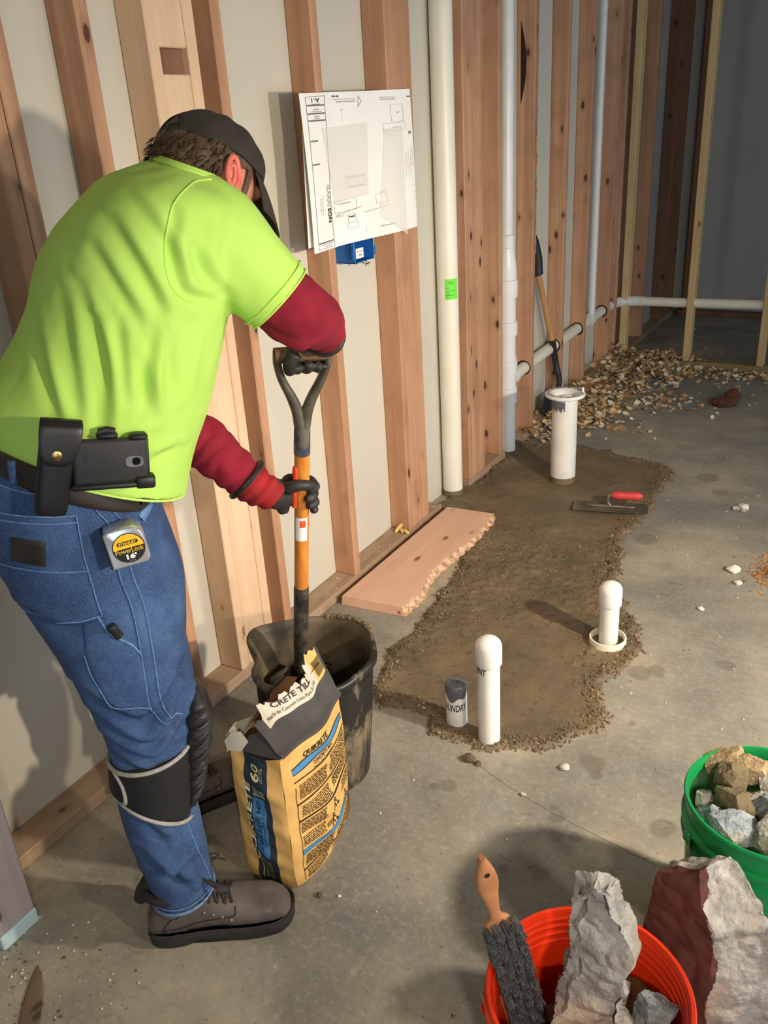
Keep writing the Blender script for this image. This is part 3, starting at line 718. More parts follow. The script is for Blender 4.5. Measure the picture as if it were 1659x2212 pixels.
# ------------------------------------------------------------------ blue outlet box on the stud
eb = thing('outlet_box', (-1.63, 2.565, 1.20), 'blue plastic electrical outlet box under the plan sheet', 'outlet box')
m_blue = simple('blue_plastic', (38, 112, 190), (30, 100, 176), 10, .4)
g = G(); b0 = (-1.672, -1.588, 2.508, 2.632, 1.158, 1.262); tk = .003
for bx in [(b0[0], b0[0] + tk, *b0[2:]), (b0[0], b0[1], b0[2], b0[2] + tk, b0[4], b0[5]), (b0[0], b0[1], b0[3] - tk, b0[3], b0[4], b0[5]), (b0[0], b0[1], b0[2], b0[3], b0[4], b0[4] + tk), (b0[0], b0[1], b0[2], b0[3], b0[5] - tk, b0[5])]: g.add(*box(*bx, .0008))
g.add(*box(-1.62, -1.59, 2.632, 2.643, 1.17, 1.20, .001)); g.add(*box(-1.60, -1.588, 2.50, 2.51, 1.17, 1.25, .001))
for yy in (2.535, 2.565, 2.595): g.add(*box(-1.66, -1.60, yy, yy + .006, 1.152, 1.159, .001))
g.build('box_shell', m_blue, eb, False)
g = G(); g.add(*box(-1.5882, -1.5872, 2.512, 2.560, 1.172, 1.205, .0004)); lb = g.build('box_label', m_paper, eb, False)
g = G(); F_ = lambda y, z: (-1.5868, y, z)
put_text(g, '20.3 CU IN', F_, 2.536, 1.195, w=.036, h=.006); put_text(g, '2 GANG', F_, 2.536, 1.183, w=.026, h=.008); g.build('lettering', m_ink, lb, False)
obj('nail', *tube([(-1.60, 2.57, 1.152), (-1.59, 2.592, 1.145)], .0025, 8), m_steel, eb); obj('nail', *tube([(-1.592, 2.575, 1.142), (-1.588, 2.60, 1.150)], .002, 8), m_steel, eb)

# ------------------------------------------------------------------ buckets
def pail(name, cx, cy, m, label, ribs=(.318, .345), h=.37, rt=.150, rb=.130):
    t = thing(name, (cx, cy, 0), label, 'bucket')
    rr_ = lambda z: rb + (rt - rb) * z / h
    prof = [(0, .004), (rb - .006, .004), (rb, .0), (rr_(.02), .02)]
    for z in np.linspace(.04, ribs[0] - .012, 8): prof.append((rr_(z), z))
    for zr in ribs: prof += [(rr_(zr) + .001, zr - .009), (rr_(zr) + .009, zr - .007), (rr_(zr) + .009, zr - .001), (rr_(zr) + .001, zr + .002)]
    prof += [(rr_(h) + .001, h - .012), (rr_(h) + .0045, h - .009), (rr_(h) + .0055, h - .004), (rr_(h) + .003, h), (rr_(h) - .002, h - .001), (rr_(h) - .004, h - .008)]
    for zr in (.30, .345): prof += [(rr_(zr) - .0038, zr + .006), (rr_(zr) - .0028, zr + .003), (rr_(zr) - .0028, zr - .003), (rr_(zr) - .0038, zr - .006)] if False else []
    for z in np.linspace(h - .03, .02, 9): prof.append((rr_(z) - .0038, z))
    prof += [(0, .012)]
    g = G(); g.add(*lathe((cx, cy, 0), prof, 72)); g.build('pail', m, t, sharp=45)
    return t, rr_
og, org = pail('orange_bucket', -.235, .885, m_orange, 'orange plastic bucket of broken concrete in the lower right foreground')
gb, grr = pail('green_bucket', -.055, 1.424, m_green, 'green plastic bucket full of grey rubble at the right edge', ribs=(.285, .318))
g = G()
for zz_ in (.352, .338, .322, .306): g.add(*lathe((-.235, .885, 0), [(org(zz_) - .0040, zz_ + .004), (org(zz_) - .0062, zz_ + .001), (org(zz_) - .0062, zz_ - .002), (org(zz_) - .0042, zz_ - .005)], 72, caps=False))
g.build('inner_ridge', m_orange, og)
for (t, cx, cy, r_, a0) in ((gb, -.055, 1.424, grr, 215), (og, -.235, .885, org, 20)):
    a = math.radians(a0); hx, hy = cx + (r_(.30) + .008) * math.cos(a), cy + (r_(.30) + .008) * math.sin(a)
    a2 = a + math.pi; hx2, hy2 = cx + (r_(.30) + .008) * math.cos(a2), cy + (r_(.30) + .008) * math.sin(a2)
    mid_ = (cx + .185 * math.cos(a + math.pi / 2), cy + .185 * math.sin(a + math.pi / 2), .13)
    m1 = (cx + .19 * math.cos(a + .6), cy + .19 * math.sin(a + .6), .20); m2 = (cx + .19 * math.cos(a2 - .6), cy + .19 * math.sin(a2 - .6), .20)
    g = G(); g.add(*tube(smooth_path([(hx, hy, .30), m1, mid_, m2, (hx2, hy2, .30)], 10), .0022, 8)); g.build('bail', m_steel, t)
    for p_ in ((hx, hy), (hx2, hy2)): obj('bail_ear', *ellipsoid((p_[0], p_[1], .30), ((.010, 0, 0), (0, .010, 0), (0, 0, .014)), 12, 8), m_green if t is gb else m_orange, t)

# mixing bucket: soft black rubber, one side of the rim slumped in
BX, BY, BH = -1.146, 1.467, .372
mb = thing('mixing_bucket', (BX, BY, 0), 'black rubber mixing bucket smeared with wet concrete behind the cement bag', 'bucket')
k = N('smeared_rubber'); v = k.coord('Object', (1, 1, .45))
sm_ = k.step(k.noise(v, 9, 6, .7, .6), .47, .58); k.base(k.mix(sm_, lin((30, 29, 28)), k.ramp(k.noise(v, 40, 4), [(.3, lin((96, 84, 66))), (.7, lin((132, 118, 96)))])))
k.rough(k.step(sm_, 0, 1, .42, .85)); k.bump(k.noise(v, 60, 5), .3, .002); m_smear = k.m
k = N('bucket_inside'); v = k.coord('Object'); k.base(k.ramp(k.noise(v, 11, 5), [(.35, lin((52, 46, 38))), (.65, lin((104, 92, 70)))])); k.rough(.6); k.bump(k.noise(v, 70, 5), .35, .002); m_in = k.m
def bk(a, z, inset):
    r = (.128 + (.165 - .128) * z / BH) - inset
    dent = math.exp(-(((a - math.radians(212) + math.pi) % (2 * math.pi) - math.pi) / .42) ** 2)
    lump = .004 * math.sin(3 * a + z * 9) + .003 * math.sin(7 * a)
    q_ = max(0, z / BH - .45) / .55
    r = r - .040 * dent * q_ ** 1.5 + lump * q_
    b2 = math.exp(-(((a - math.radians(183) + math.pi) % (2 * math.pi) - math.pi) / .33) ** 2); r += .034 * b2 * q_ ** 2
    zz_ = z - .020 * dent * q_ ** 2 + .010 * b2 * q_ ** 2 + .004 * math.sin(5 * a + 1) * q_ ** 2
    return (BX + r * math.cos(a), BY + r * math.sin(a), zz_)
def ring_rows(rows, n=72):
    v = []; f = []
    for (z, i_) in rows:
        for j in range(n): v.append(bk(2 * math.pi * j / n, z, i_))
    for i in range(len(rows) - 1):
        for j in range(n): a, b = i * n + j, i * n + (j + 1) % n; f.append((a, b, b + n, a + n))
    return v, f, n
v, f, n = ring_rows([(.0, .004)] + [(z, 0) for z in np.linspace(.004, BH - .03, 14)] + [(BH - .026, -.006), (BH - .018, -.010), (BH - .006, -.010), (BH, -.005), (BH + .001, .001)]); f.append(tuple(range(n))[::-1])
obj('bucket_wall', v, f, m_smear, mb)
v, f, n = ring_rows([(BH + .001, .001), (BH - .006, .006)] + [(z, .008) for z in np.linspace(BH - .02, .10, 12)])
obj('bucket_lining', v, f, m_in, mb)
g = G(); n = 40; v = []
for i in range(12):
    for j in range(n):
        a = 2 * math.pi * j / n; r = .133 * i / 11; v.append((BX + r * math.cos(a), BY + r * math.sin(a), 0))
v = np.array(v); rr_ = np.hypot(v[:, 0] - BX, v[:, 1] - BY); v[:, 2] = .135 + .035 * (1 - rr_ / .133) + .018 * fbm(v, 16, 4, 2)
f = [(i * n + j, i * n + (j + 1) % n, (i + 1) * n + (j + 1) % n, (i + 1) * n + j) for i in range(11) for j in range(n)]
mx = obj('concrete_mix', v, f, m_wet); mx['kind'] = 'stuff'; tag(mx, 'wet concrete mix in the bottom of the black mixing bucket', 'concrete mix')
g = G()
for i in range(26):
    a = math.radians(55 + i * 2.2); p_ = bk(a, BH - .002, -.004); g.add(*ico((p_[0], p_[1], p_[2] + .003), .006 + .004 * math.sin(i * 1.9) ** 2, i, (1, 1, .8), 2))
o = g.build('rim_clod', m_wet, mb); o['kind'] = 'stuff'

# ------------------------------------------------------------------ broken concrete
def rockmat(name, a, b, c):
    k = N(name); v = k.coord('Object'); f1 = k.noise(v, 14, 6, .68); f2 = k.noise(v, 55, 5, .7); f3 = k.noise(k.coord('Object', (1, 1, 1)), 6, 3)
    col = k.ramp(f1, [(.32, lin(a)), (.55, lin(b)), (.72, lin(c))]); col = k.mix(k.step(f2, .58, .66, 0, .5), col, lin((92, 86, 78))); col = k.mix(k.step(f3, .52, .66, 0, .55), col, lin((178, 152, 110)))
    k.base(col); k.rough(.92); k.bump(k.mix(.5, f1, f2), 1.0, .012); return k.m
m_rock = rockmat('broken_concrete', (126, 122, 116), (172, 168, 162), (210, 206, 200))
m_rockb = rockmat('bluish_rubble', (96, 104, 112), (150, 160, 168), (202, 208, 212))
m_rockt = rockmat('tan_rubble', (128, 108, 78), (158, 138, 104), (184, 166, 134))
m_mud = simple('muddy_rubble', (112, 100, 74), (92, 80, 58), 12, .9, bump=.5, bscale=60, bdist=.004)
def chunk(name, cn, size, rot, seed, m, label, group=None, ncut=9, sub=3, rough_=.07, outline=None, back=None):
    """a chunk of broken concrete: cut block, then crumbled faces"""
    R_ = random.Random(seed); bm = bmesh.new()
    if outline is None:
        bmesh.ops.create_cube(bm, size=2)
        for _ in range(ncut):
            d = Vector((R_.gauss(0, 1), R_.gauss(0, 1), R_.gauss(0, 1))).normalized()
            r = bmesh.ops.bisect_plane(bm, geom=bm.verts[:] + bm.edges[:] + bm.faces[:], plane_co=d * R_.uniform(.78, 1.05), plane_no=d, clear_outer=True)
            ed = [e for e in r['geom_cut'] if isinstance(e, bmesh.types.BMEdge)]
            if ed: bmesh.ops.edgeloop_fill(bm, edges=ed)
    else:
        t = 1.0; top = [bm.verts.new((x, -t, y)) for x, y in outline]; bot = [bm.verts.new((x, t, y)) for x, y in (back or [(x * .94 + .02, y * .95) for x, y in outline])]
        bm.faces.new(top); bm.faces.new(bot[::-1]); n_ = len(outline)
        for i in range(n_): bm.faces.new((top[i], bot[i], bot[(i + 1) % n_], top[(i + 1) % n_]))
    bmesh.ops.recalc_face_normals(bm, faces=bm.faces[:]); bmesh.ops.triangulate(bm, faces=bm.faces[:])
    for p in bm.verts: p.co = Vector((p.co.x * size[0], p.co.y * size[1], p.co.z * size[2]))
    L0 = max(size) * .45
    for s_ in range(sub + 1):
        ed = [e for e in bm.edges if e.calc_length() > L0]
        if ed: bmesh.ops.subdivide_edges(bm, edges=ed, cuts=1); bmesh.ops.triangulate(bm, faces=bm.faces[:])
        L0 *= .55
    bm.normal_update(); vv = np.array([tuple(p.co) for p in bm.verts]); nn = np.array([tuple(p.normal) for p in bm.verts]); bm.verts.index_update()
    f = [[p.index for p in q_.verts] for q_ in bm.faces]; bm.free()
    sc = max(size); d = sc * rough_ * (fbm(vv, 1.6 / sc, 2, seed) + .8 * np.abs(fbm(vv, 5 / sc, 3, seed + 5)) - .3)
    vv = vv + nn * d[:, None]
    Rm = np.array(Matrix.Rotation(rot[2], 3, 'Z') @ Matrix.Rotation(rot[1], 3, 'Y') @ Matrix.Rotation(rot[0], 3, 'X'))
    vv = vv @ Rm.T + np.array(cn)
    o = obj(name, vv, f, m, None, True, loc=cn, sharp=32); return tag(o, label, 'rubble', group)
big_o = [(-.62, .93), (-.1, 1.0), (.35, .95), (.62, .70), (.72, .45), (.58, .28), (.62, .05), (.82, -.25), (.74, -.55), (.66, -1), (-.92, -1), (-.95, -.25), (-.84, .12), (-.62, .30), (-.70, .55)]
chunk('concrete_chunk', (-.226, .890, .355), (.066, .026, .245), (-.10, .0, .25), 11, m_rock, 'tallest jagged grey concrete chunk standing upright in the orange bucket', sub=5, rough_=.085, outline=big_o)
sl_f = [(-1, .78), (-.80, .84), (-.42, 1.0), (-.30, .72), (-.02, .56), (.05, .1), (.14, -.4), (.2, -1), (-1, -1), (-1, -.2)]
sl_b = [(-.98, .74), (-.70, .86), (-.25, 1.03), (.12, .88), (.52, .62), (.72, .25), (.86, -.3), (1.0, -1), (-1, -1), (-1, -.2)]
slab = chunk('concrete_slab', (-.085, 1.135, .195), (.115, .036, .215), (-.16, .0, -.30), 21, m_rock, 'broken concrete slab with a dark red painted face leaning between the two buckets', sub=5, rough_=.045, outline=sl_f, back=sl_b)
slab.data.materials.append(simple('red_floor_paint', (88, 44, 36), (72, 38, 32), 18, .85, spots=(118, 84, 74), spot_t=.68, spot_s=7))
Rs = np.array(Matrix.Rotation(-.30, 3, 'Z') @ Matrix.Rotation(-.16, 3, 'X'))
for p_ in slab.data.polygons:
    q_ = (V(*p_.center) @ Rs) / V(.115, .036, .215)
    if q_[1] < -.45 and q_[0] < np.interp(q_[2], [-1, -.4, .1, .56, .72, 1], [.22, .16, .07, 0, -.28, -.40]) + .05 * math.sin(q_[2] * 9) : p_.material_index = 1
chunk('rubble_piece', (-.150, .948, .285), (.030, .024, .052), (.3, .2, .9), 31, m_rockb, 'dark grey rubble piece on the right inside the orange bucket')
chunk('rubble_piece', (-.185, .890, .265), (.024, .02, .05), (.2, -.1, .3), 32, m_rock, 'small pale rubble piece in front of the tall chunk in the orange bucket')
chunk('rubble_piece', (-.255, .965, .245), (.05, .04, .05), (.5, .3, .2), 33, m_rock, 'grey rubble piece behind the tall chunk in the orange bucket')
chunk('rubble_piece', (-.185, .995, .22), (.045, .035, .05), (.1, .6, 1.2), 34, m_rockt, 'tan rubble piece at the far inner wall of the orange bucket')
g = G(); n = 36; v = []
for (cx, cy, z0, r0) in ((-.235, .885, .16, .134), (-.055, 1.424, .262, .138)):
    for i in range(10):
        for j in range(n): a = 2 * math.pi * j / n; r = r0 * i / 9; v.append((cx + r * math.cos(a), cy + r * math.sin(a), z0))
v = np.array(v); v[:, 2] += .02 * fbm(v, 18, 3, 6)
f = [(b_ * 360 + i * n + j, b_ * 360 + i * n + (j + 1) % n, b_ * 360 + (i + 1) * n + (j + 1) % n, b_ * 360 + (i + 1) * n + j) for b_ in range(2) for i in range(9) for j in range(n)]
o = obj('rubble_bed', v, f, m_rock); o['kind'] = 'stuff'; tag(o, 'fine rubble filling the lower part of both plastic buckets', 'rubble')
GR = 'rubble in the green bucket'
for i, (x, y, z, sx, sy, sz, m, lab) in enumerate([
    (-.150, 1.512, .352, .040, .022, .024, m_rockt, 'tan rubble piece against the far left rim of the green bucket'),
    (-.098, 1.508, .360, .036, .030, .026, m_rockt, 'tan rubble piece with a bright corner behind the muddy lump in the green bucket'),
    (-.128, 1.462, .366, .036, .032, .022, m_mud, 'largest mud-coated round lump near the top of the green bucket'),
    (-.112, 1.402, .352, .032, .020, .026, m_mud, 'smaller flat mud-coated lump below the large one in the green bucket'),
    (-.150, 1.378, .326, .026, .020, .024, m_rockb, 'bluish white rubble piece near the left wall of the green bucket'),
    (-.100, 1.344, .342, .040, .028, .030, m_rockb, 'large bluish grey rubble piece at the near rim of the green bucket'),
    (-.050, 1.420, .350, .032, .028, .030, m_rockb, 'bluish rubble piece in the middle of the green bucket'),
    (-.040, 1.350, .345, .030, .030, .034, m_rock, 'pale rubble piece at the near right of the green bucket'),
    (-.170, 1.420, .322, .016, .018, .020, m_rock, 'small grey rubble piece squeezed at the left wall of the green bucket'),
    (-.045, 1.500, .350, .036, .030, .028, m_rock, 'brownish rubble piece at the far right of the green bucket'),
    (.015, 1.430, .345, .040, .040, .034, m_rock, 'grey rubble piece on the right half of the green bucket'),
    (.02, 1.50, .335, .035, .03, .03, m_rockt, 'tan rubble piece on the far right half of the green bucket'),
    (.02, 1.355, .335, .035, .03, .03, m_rockb, 'bluish rubble piece on the near right half of the green bucket'),
    (-.075, 1.462, .315, .035, .03, .03, m_rock, 'half hidden rubble piece under the muddy lump in the green bucket')]):
    chunk('rubble_piece', (x, y, z), (sx, sy, sz), (rnd.uniform(-.4, .4), rnd.uniform(-.4, .4), rnd.uniform(-1, 1)), 50 + i, m, lab, GR, rough_=.06)

# ------------------------------------------------------------------ brush
tip, bs, bb = V(-.399, .852, .605), V(-.378, .874, .455), V(-.334, .908, .18)
ax = nrm(bb - bs); bd = V(.62, -.62, .30); bd = nrm(bd - ax * (bd @ ax)); wd = np.cross(ax, bd)
br = thing('scrub_brush', tuple(bs), 'wooden handled brush with dark grey bristle tufts leaning in the orange bucket', 'brush')
pth = [tip, tip + (bs - tip) * .2, tip + (bs - tip) * .45, tip + (bs - tip) * .7, bs, bs + ax * .03, bs + ax * .15, bb + ax * .01]
off_ = [.012, .008, .0, -.006, -.010, -.010, -.010, -.010]; hw = [.004, .013, .018, .013, .010, .026, .032, .032]
secs = [(p + bd * o_, wd * w_, bd * .0075) for p, o_, w_ in zip(pth, off_, hw)]
g = G(); g.add(*loft(secs, 20, 6, True, 2.6)); hb = g.build('handle', simple('brush_wood', (190, 134, 92), (164, 108, 70), 24, .6, bump=.1, bscale=90), br, sharp=60)
hc = tip + (bs - tip) * .24 + bd * (.0075 + .0078)
g = G(); vv_, ff_ = lathe((0, 0, 0), [(.0045, 0), (0, .0004)], 14); g.add([hc + wd * p[0] + ax * p[1] + bd * p[2] for p in np.array(vv_)], ff_); g.build('hang_hole', simple('hole_dark', (24, 16, 12), rough=.9), hb, False)
m_br = simple('grey_bristle', (104, 106, 110), (70, 72, 76), 90, .9)
L = np.linalg.norm(bb - bs)
def tuft(seed):
    R_ = random.Random(seed); g = G()
    for _ in range(34):
        a = R_.uniform(0, 6.28); r = .0056 * math.sqrt(R_.random()); bx, by = r * math.cos(a), r * math.sin(a); fl = R_.uniform(1.0, 1.5)
        tx, ty, tz = bx * fl + R_.uniform(-.002, .002), by * fl + R_.uniform(-.002, .002), R_.uniform(.022, .030); s_ = .0011
        g.add([(bx - s_, by - s_, 0), (bx + s_, by - s_, 0), (bx, by + s_, 0), (tx - s_ * .9, ty - s_ * .9, tz), (tx + s_ * .9, ty - s_ * .9, tz), (tx, ty + s_, tz)], [(0, 1, 4, 3), (1, 2, 5, 4), (2, 0, 3, 5), (3, 4, 5)])
    me = bpy.data.meshes.new('bristle_tuft'); me.from_pydata(g.v, [], g.f); me.materials.append(m_br); return me
tm = [tuft(i) for i in range(4)]; Rb = Matrix((wd, ax, bd)).transposed(); o0 = parent_origin(br)
for i in range(16):
    for j in range(4):
        p = bs + ax * (.016 + i * (L - .03) / 15) + wd * (j - 1.5) * .0158 + bd * (-.003)
        o = bpy.data.objects.new('bristle_tuft', tm[(i * 4 + j * 7) % 4]); C.objects.link(o); o.parent = br
        o.matrix_local = Matrix.Translation(Vector(p) - o0) @ Rb.to_4x4() @ Matrix.Rotation(i * 1.3 + j, 4, 'Z')

# ------------------------------------------------------------------ cement bag
bg = thing('cement_bag', (-1.03, 1.2, 0), 'opened yellow paper sack of concrete mix standing by the boot', 'sack')
BL, BF, BR, BB = V(-1.088, 1.072), V(-.962, 1.086), V(-.972, 1.335), V(-1.098, 1.322)
HB = .375
def bag_pt(side, u, z, off=0.0):
    """side 0 gusset (left to front corner), 1 printed face (front corner to right), 2 back, 3 hidden face"""
    cs = [BL, BF, BR, BB]; a, b = cs[side], cs[(side + 1) % 4]; p = a * (1 - u) + b * u
    d = b - a; nrm_ = nrm((d[1], -d[0])); t = z / HB
    bul = (.012, .030, .012, .024)[side] * math.sin(math.pi * min(max(u, 0), 1)) ** .8 * (math.sin(math.pi * min(1, .12 + t * .80)) ** .7)
    wr = (.0028 * math.sin(z * 62 + u * 3 + side) + .0018 * math.sin(z * 131 + u * 11 + side * 2) + .003 * math.sin(u * 9 + z * 25)) * max(0, math.sin(math.pi * u)) ** .6 + .0012 * math.sin(z * 48 + 1)
    ctr = (BL + BF + BR + BB) / 4; shr = 1 - .10 * (1 - min(1, t * 9)) ** 2 - .03 * max(0, t - .85) / .15
    p = ctr + (p - ctr) * shr + nrm_ * (bul + wr + off)
    if side == 1 and u > .0: p = p + V(0, -.03) * u * (1 - min(1, t * 2.6)) ** 2
    return (p[0], p[1], z + .004 * math.sin(u * 7 + side))
NU, NZ = (26, 46, 14, 20), 44
m_sack = simple('sack_yellow', (220, 178, 108), (204, 158, 88), 9, .75, bump=.15, bscale=60, bdist=.002)
m_navy = simple('sack_navy', (38, 50, 62), (30, 40, 52), 12, .7); m_sblue = simple('sack_blue', (64, 128, 178), (52, 112, 160), 12, .7)
m_sgrey = simple('sack_charcoal', (70, 68, 66), (56, 54, 54), 14, .75); m_strip = simple('sack_pale', (206, 200, 184), (188, 182, 166), 18, .75)
m_cream_ink = simple('cream_ink', (216, 204, 160), rough=.7); m_kraft = simple('kraft_paper', (150, 100, 62), (118, 78, 48), 16, .85)
g = G()
for s_ in range(4):
    n_ = NU[s_]; v = [bag_pt(s_, i / n_, HB * j / NZ) for j in range(NZ + 1) for i in range(n_ + 1)]; f = []; ms = []
    for j in range(NZ):
        for i in range(n_):
            f.append((j * (n_ + 1) + i, j * (n_ + 1) + i + 1, (j + 1) * (n_ + 1) + i + 1, (j + 1) * (n_ + 1) + i))
            u = (i + .5) / n_; t = (j + .5) / NZ; m = 0
            if s_ == 0:
                if .26 < u < .72: m = 1
                if .40 < u < .62 and .27 < t < .70: m = 2
                if t > .80 and u < .72 and u > .34: m = 1
            ms.append(m)
    b_ = len(g.v); g.v += v; g.f += [tuple(k_ + b_ for k_ in q_) for q_ in f]; g.m += ms
g.add([bag_pt(s_, 0, 0) for s_ in range(4)], [(3, 2, 1, 0)])
obj('sack_body', g.v, g.f, [m_sack, m_navy, m_sblue], bg, True, g.m)
# printing: gusset
g = G(); f0 = lambda u, z: bag_pt(0, u, z, .0014)
def rot_text(g, s, fn, u, z, length, height_u, up=1, bold=0, shear=0, m=0):
    v, f, sz = text2d(s, bold, shear); out = []
    for x, y in v: out.append(fn(u - up * y / sz[1] * height_u, z + up * x / sz[0] * length))
    g.add(out, f, m)
for du, dz in ((0, 0), (.004, .0008), (-.004, -.0008)): rot_text(g, 'QUIKRETE', f0, .325 + du, .190 + dz, .225, .105, 1, 0, .2, 0)
rot_text(g, 'CONCRETE MIX', f0, .485, .185, .150, .075, 1, .03, 0, 1); rot_text(g, 'Mezcla de Concreto', f0, .425, .185, .12, .03, 1, 0, 0, 1); rot_text(g, 'CONCRETO', f0, .565, .185, .10, .035, 1, .02, 0, 1)
rot_text(g, '60', f0, .49, .335, .042, .17, 1, .02, 0, 0); rot_text(g, '27.2 KG', f0, .63, .333, .036, .03, 1, 0, 0, 0); rot_text(g, 'POUNDS', f0, .595, .333, .03, .025, 1, 0, 0, 0)
put_rect(g, f0, .42, .272, .66, .296, 2, 4, 2)
fb_ = lambda u, z: bag_pt(0, u, z, .0020)
for i in range(15): put_rect(g, fb_, .43 + i * .0145, .274, .43 + i * .0145 + .007 * (1 + (i % 3 == 0) * .5), .294, 1)
put_rect(g, f0, .42, .015, .50, .095, 3, 2, 4); put_rect(g, f0, .52, .015, .62, .095, 3, 2, 4); put_rect(g, f0, .37, .0, .385, .10, 0, 1, 6)
g.build('gusset_print', [m_cream_ink, m_navy, m_strip, simple('sack_olive', (96, 92, 66), rough=.8)], bg, False)
# printing: long face
g = G(); f1 = lambda u, z: bag_pt(1, u, z, .0016)
R_ = random.Random(17); m_bi = 0
put_line(g, f1, .10, .012, .10, .285, .006, 0, 24)
def rows(u0, u1, z0, z1, n_, th):
    for i in range(n_):
        z = z1 - (z1 - z0) * (i + .5) / n_; u = u0
        while u < u1 - .01:
            w_ = R_.uniform(.012, .05); w_ = min(w_, u1 - u); put_rect(g, f1, u, z - th / 2, u + w_, z + th / 2, 0, 2, 1); u += w_ + .010
rows(.14, .52, .245, .286, 9, .0024); rows(.58, .95, .245, .295, 10, .0024)
put_line(g, f1, .10, .236, .97, .240, .004, 0, 14); rows(.14, .54, .196, .228, 7, .0024); rows(.60, .95, .200, .232, 7, .0024)
put_line(g, f1, .10, .188, .97, .192, .005, 0, 14); rows(.12, .42, .150, .182, 7, .0026); rows(.12, .40, .112, .142, 6, .0026); rows(.74, .95, .15, .184, 7, .0024)
put_rect(g, f1, .10, .090, .97, .104, 1, 12, 1); rows(.14, .55, .052, .086, 8, .0024); rows(.62, .95, .05, .086, 8, .0024); put_line(g, f1, .10, .046, .97, .048, .004, 0, 12); rows(.14, .52, .014, .042, 6, .0024); rows(.60, .95, .014, .042, 6, .0024)
put_rect(g, f1, .10, .319, .97, .330, 1, 12, 1); put_rect(g, f1, .10, .3165, .97, .319, 0, 12, 1); put_rect(g, f1, .10, .330, .97, .3325, 0, 12, 1)
[put_text(g, 'QUIKRETE', f1, .47 + d_, .340, w=.36, h=.016, shear=.2, m=0) for d_ in (0, .003, -.003)]; put_text(g, 'CONCRETE MIX', f1, .52, .3105, w=.30, h=.008, bold=.02, m=0); put_text(g, 'Mezcla de Concreto', f1, .50, .302, w=.30, h=.006, m=0)
put_line(g, f1, .10, .298, .97, .300, .003, 0, 12)
def man(u, z, s_):    # little instruction pictograms: a worker with a hose or a shovel
    k_ = .95
    for (a, b, c_, d, t_) in ((0, .9, .05, .45, .16), (.05, .45, -.25, 0, .12), (.05, .45, .3, 0, .12), (0, .8, .4, .5, .10), (.4, .5, .8, .0, .05), (.55, .05, 1.0, -.02, .10)):
        put_line(g, f1, u + a * s_ * 3.4, z + b * s_, u + c_ * s_ * 3.4, z + d * s_, t_ * s_ * 1.6, 0)
    put_rect(g, f1, u - .10 * s_ * 3.4, z + .9 * s_, u + .14 * s_ * 3.4, z + 1.12 * s_, 0)
man(.56, .146, .03); man(.52, .108, .03); man(.84, .110, .022)
for i in range(3): put_rect(g, f1, .42, .116 + i * .004, .50 + .02 * i, .118 + i * .004, 0)
g.build('face_print', [simple('brown_black_ink', (44, 34, 20), rough=.75), m_sblue], bg, False)
# the torn top: charcoal and pale bands folding in above the printed face
def top_pt(u, t, off=0.0):
    a = V(*bag_pt(1, u, HB)); n1 = V(1, .03, 0)
    hgt = .085 - .01 * (1 - u); zt = a[2] + hgt * t + (.012 * (u - .3) * t if True else 0)
    inward = -.085 * t ** 1.2 * (1 - .25 * u) + .006 * math.sin(u * 8 + t * 4) * t + .004 * math.sin(u * 23) * t
    fold = .010 * math.exp(-((t - .06) / .08) ** 2)
    return (a[0] + inward + fold + off * .7, a[1] + .012 * t * (1 - u) * 1.0 + .03 * t * u, zt + off * .7)
NTU, NTT = 44, 20; v = [top_pt(i / NTU, j / NTT) for j in range(NTT + 1) for i in range(NTU + 1)]
R_ = random.Random(4); tear = [R_.uniform(-.10, .05) + (.10 if i / NTU > .78 else 0) - .10 * (i / NTU < .12) for i in range(NTU + 1)]
for i in range(NTU + 1):
    for j in range(NTT - 3, NTT + 1): v[j * (NTU + 1) + i] = top_pt(i / NTU, (j / NTT) * (1 + tear[i] * (j - NTT + 4) / 4))
f = []; ms = []
for j in range(NTT):
    for i in range(NTU):
        f.append((j * (NTU + 1) + i, j * (NTU + 1) + i + 1, (j + 1) * (NTU + 1) + i + 1, (j + 1) * (NTU + 1) + i)); t = (j + .5) / NTT; u = (i + .5) / NTU
        ms.append(1 if t > .62 and .08 < u < .80 else (2 if .80 <= u < .96 and t > .60 else 0))
tp_ = obj('torn_top', v, f, [m_sgrey, m_strip, m_sack], bg, True, ms)
g = G(); ft = lambda u, t: top_pt(u, t, .0016)
put_text(g, 'CRETE TILL', ft, .46, .87, w=.44, h=.12, bold=.02); put_text(g, 'Mezcla de Concreto Lista Para Su Uso', ft, .44, .71, w=.62, h=.07)
for i in range(10): put_rect(g, ft, .825 + i * .0125, .66, .825 + i * .0125 + .006, .93, 0, 1, 3)
g.build('top_print', m_ink, tp_, False)
# torn flaps on the gusset side and inside
g = G()
def flap(pts, m):
    v = [V(*p) for p in pts]; c_ = sum(v) / len(v) + V(0, 0, .006); n_ = len(v); g.add(v + [c_], [(i, (i + 1) % n_, n_) for i in range(n_)], m)
flap([(-1.090, 1.070, .372), (-1.055, 1.074, .378), (-1.04, 1.085, .402), (-1.062, 1.09, .418), (-1.085, 1.082, .412), (-1.10, 1.075, .390)], 1)
flap([(-1.055, 1.078, .376), (-.962, 1.090, .376), (-.985, 1.11, .405), (-1.02, 1.12, .415), (-1.05, 1.10, .405)], 0)
flap([(-1.098, 1.075, .36), (-1.092, 1.15, .372), (-1.085, 1.18, .395), (-1.105, 1.12, .405), (-1.108, 1.09, .392)], 1)
g.build('torn_flap', [m_sgrey, m_strip], bg)
g = G()
flap([(-1.07, 1.18, .40), (-1.03, 1.20, .43), (-1.02, 1.25, .468), (-1.06, 1.26, .452), (-1.085, 1.23, .42)], 0)
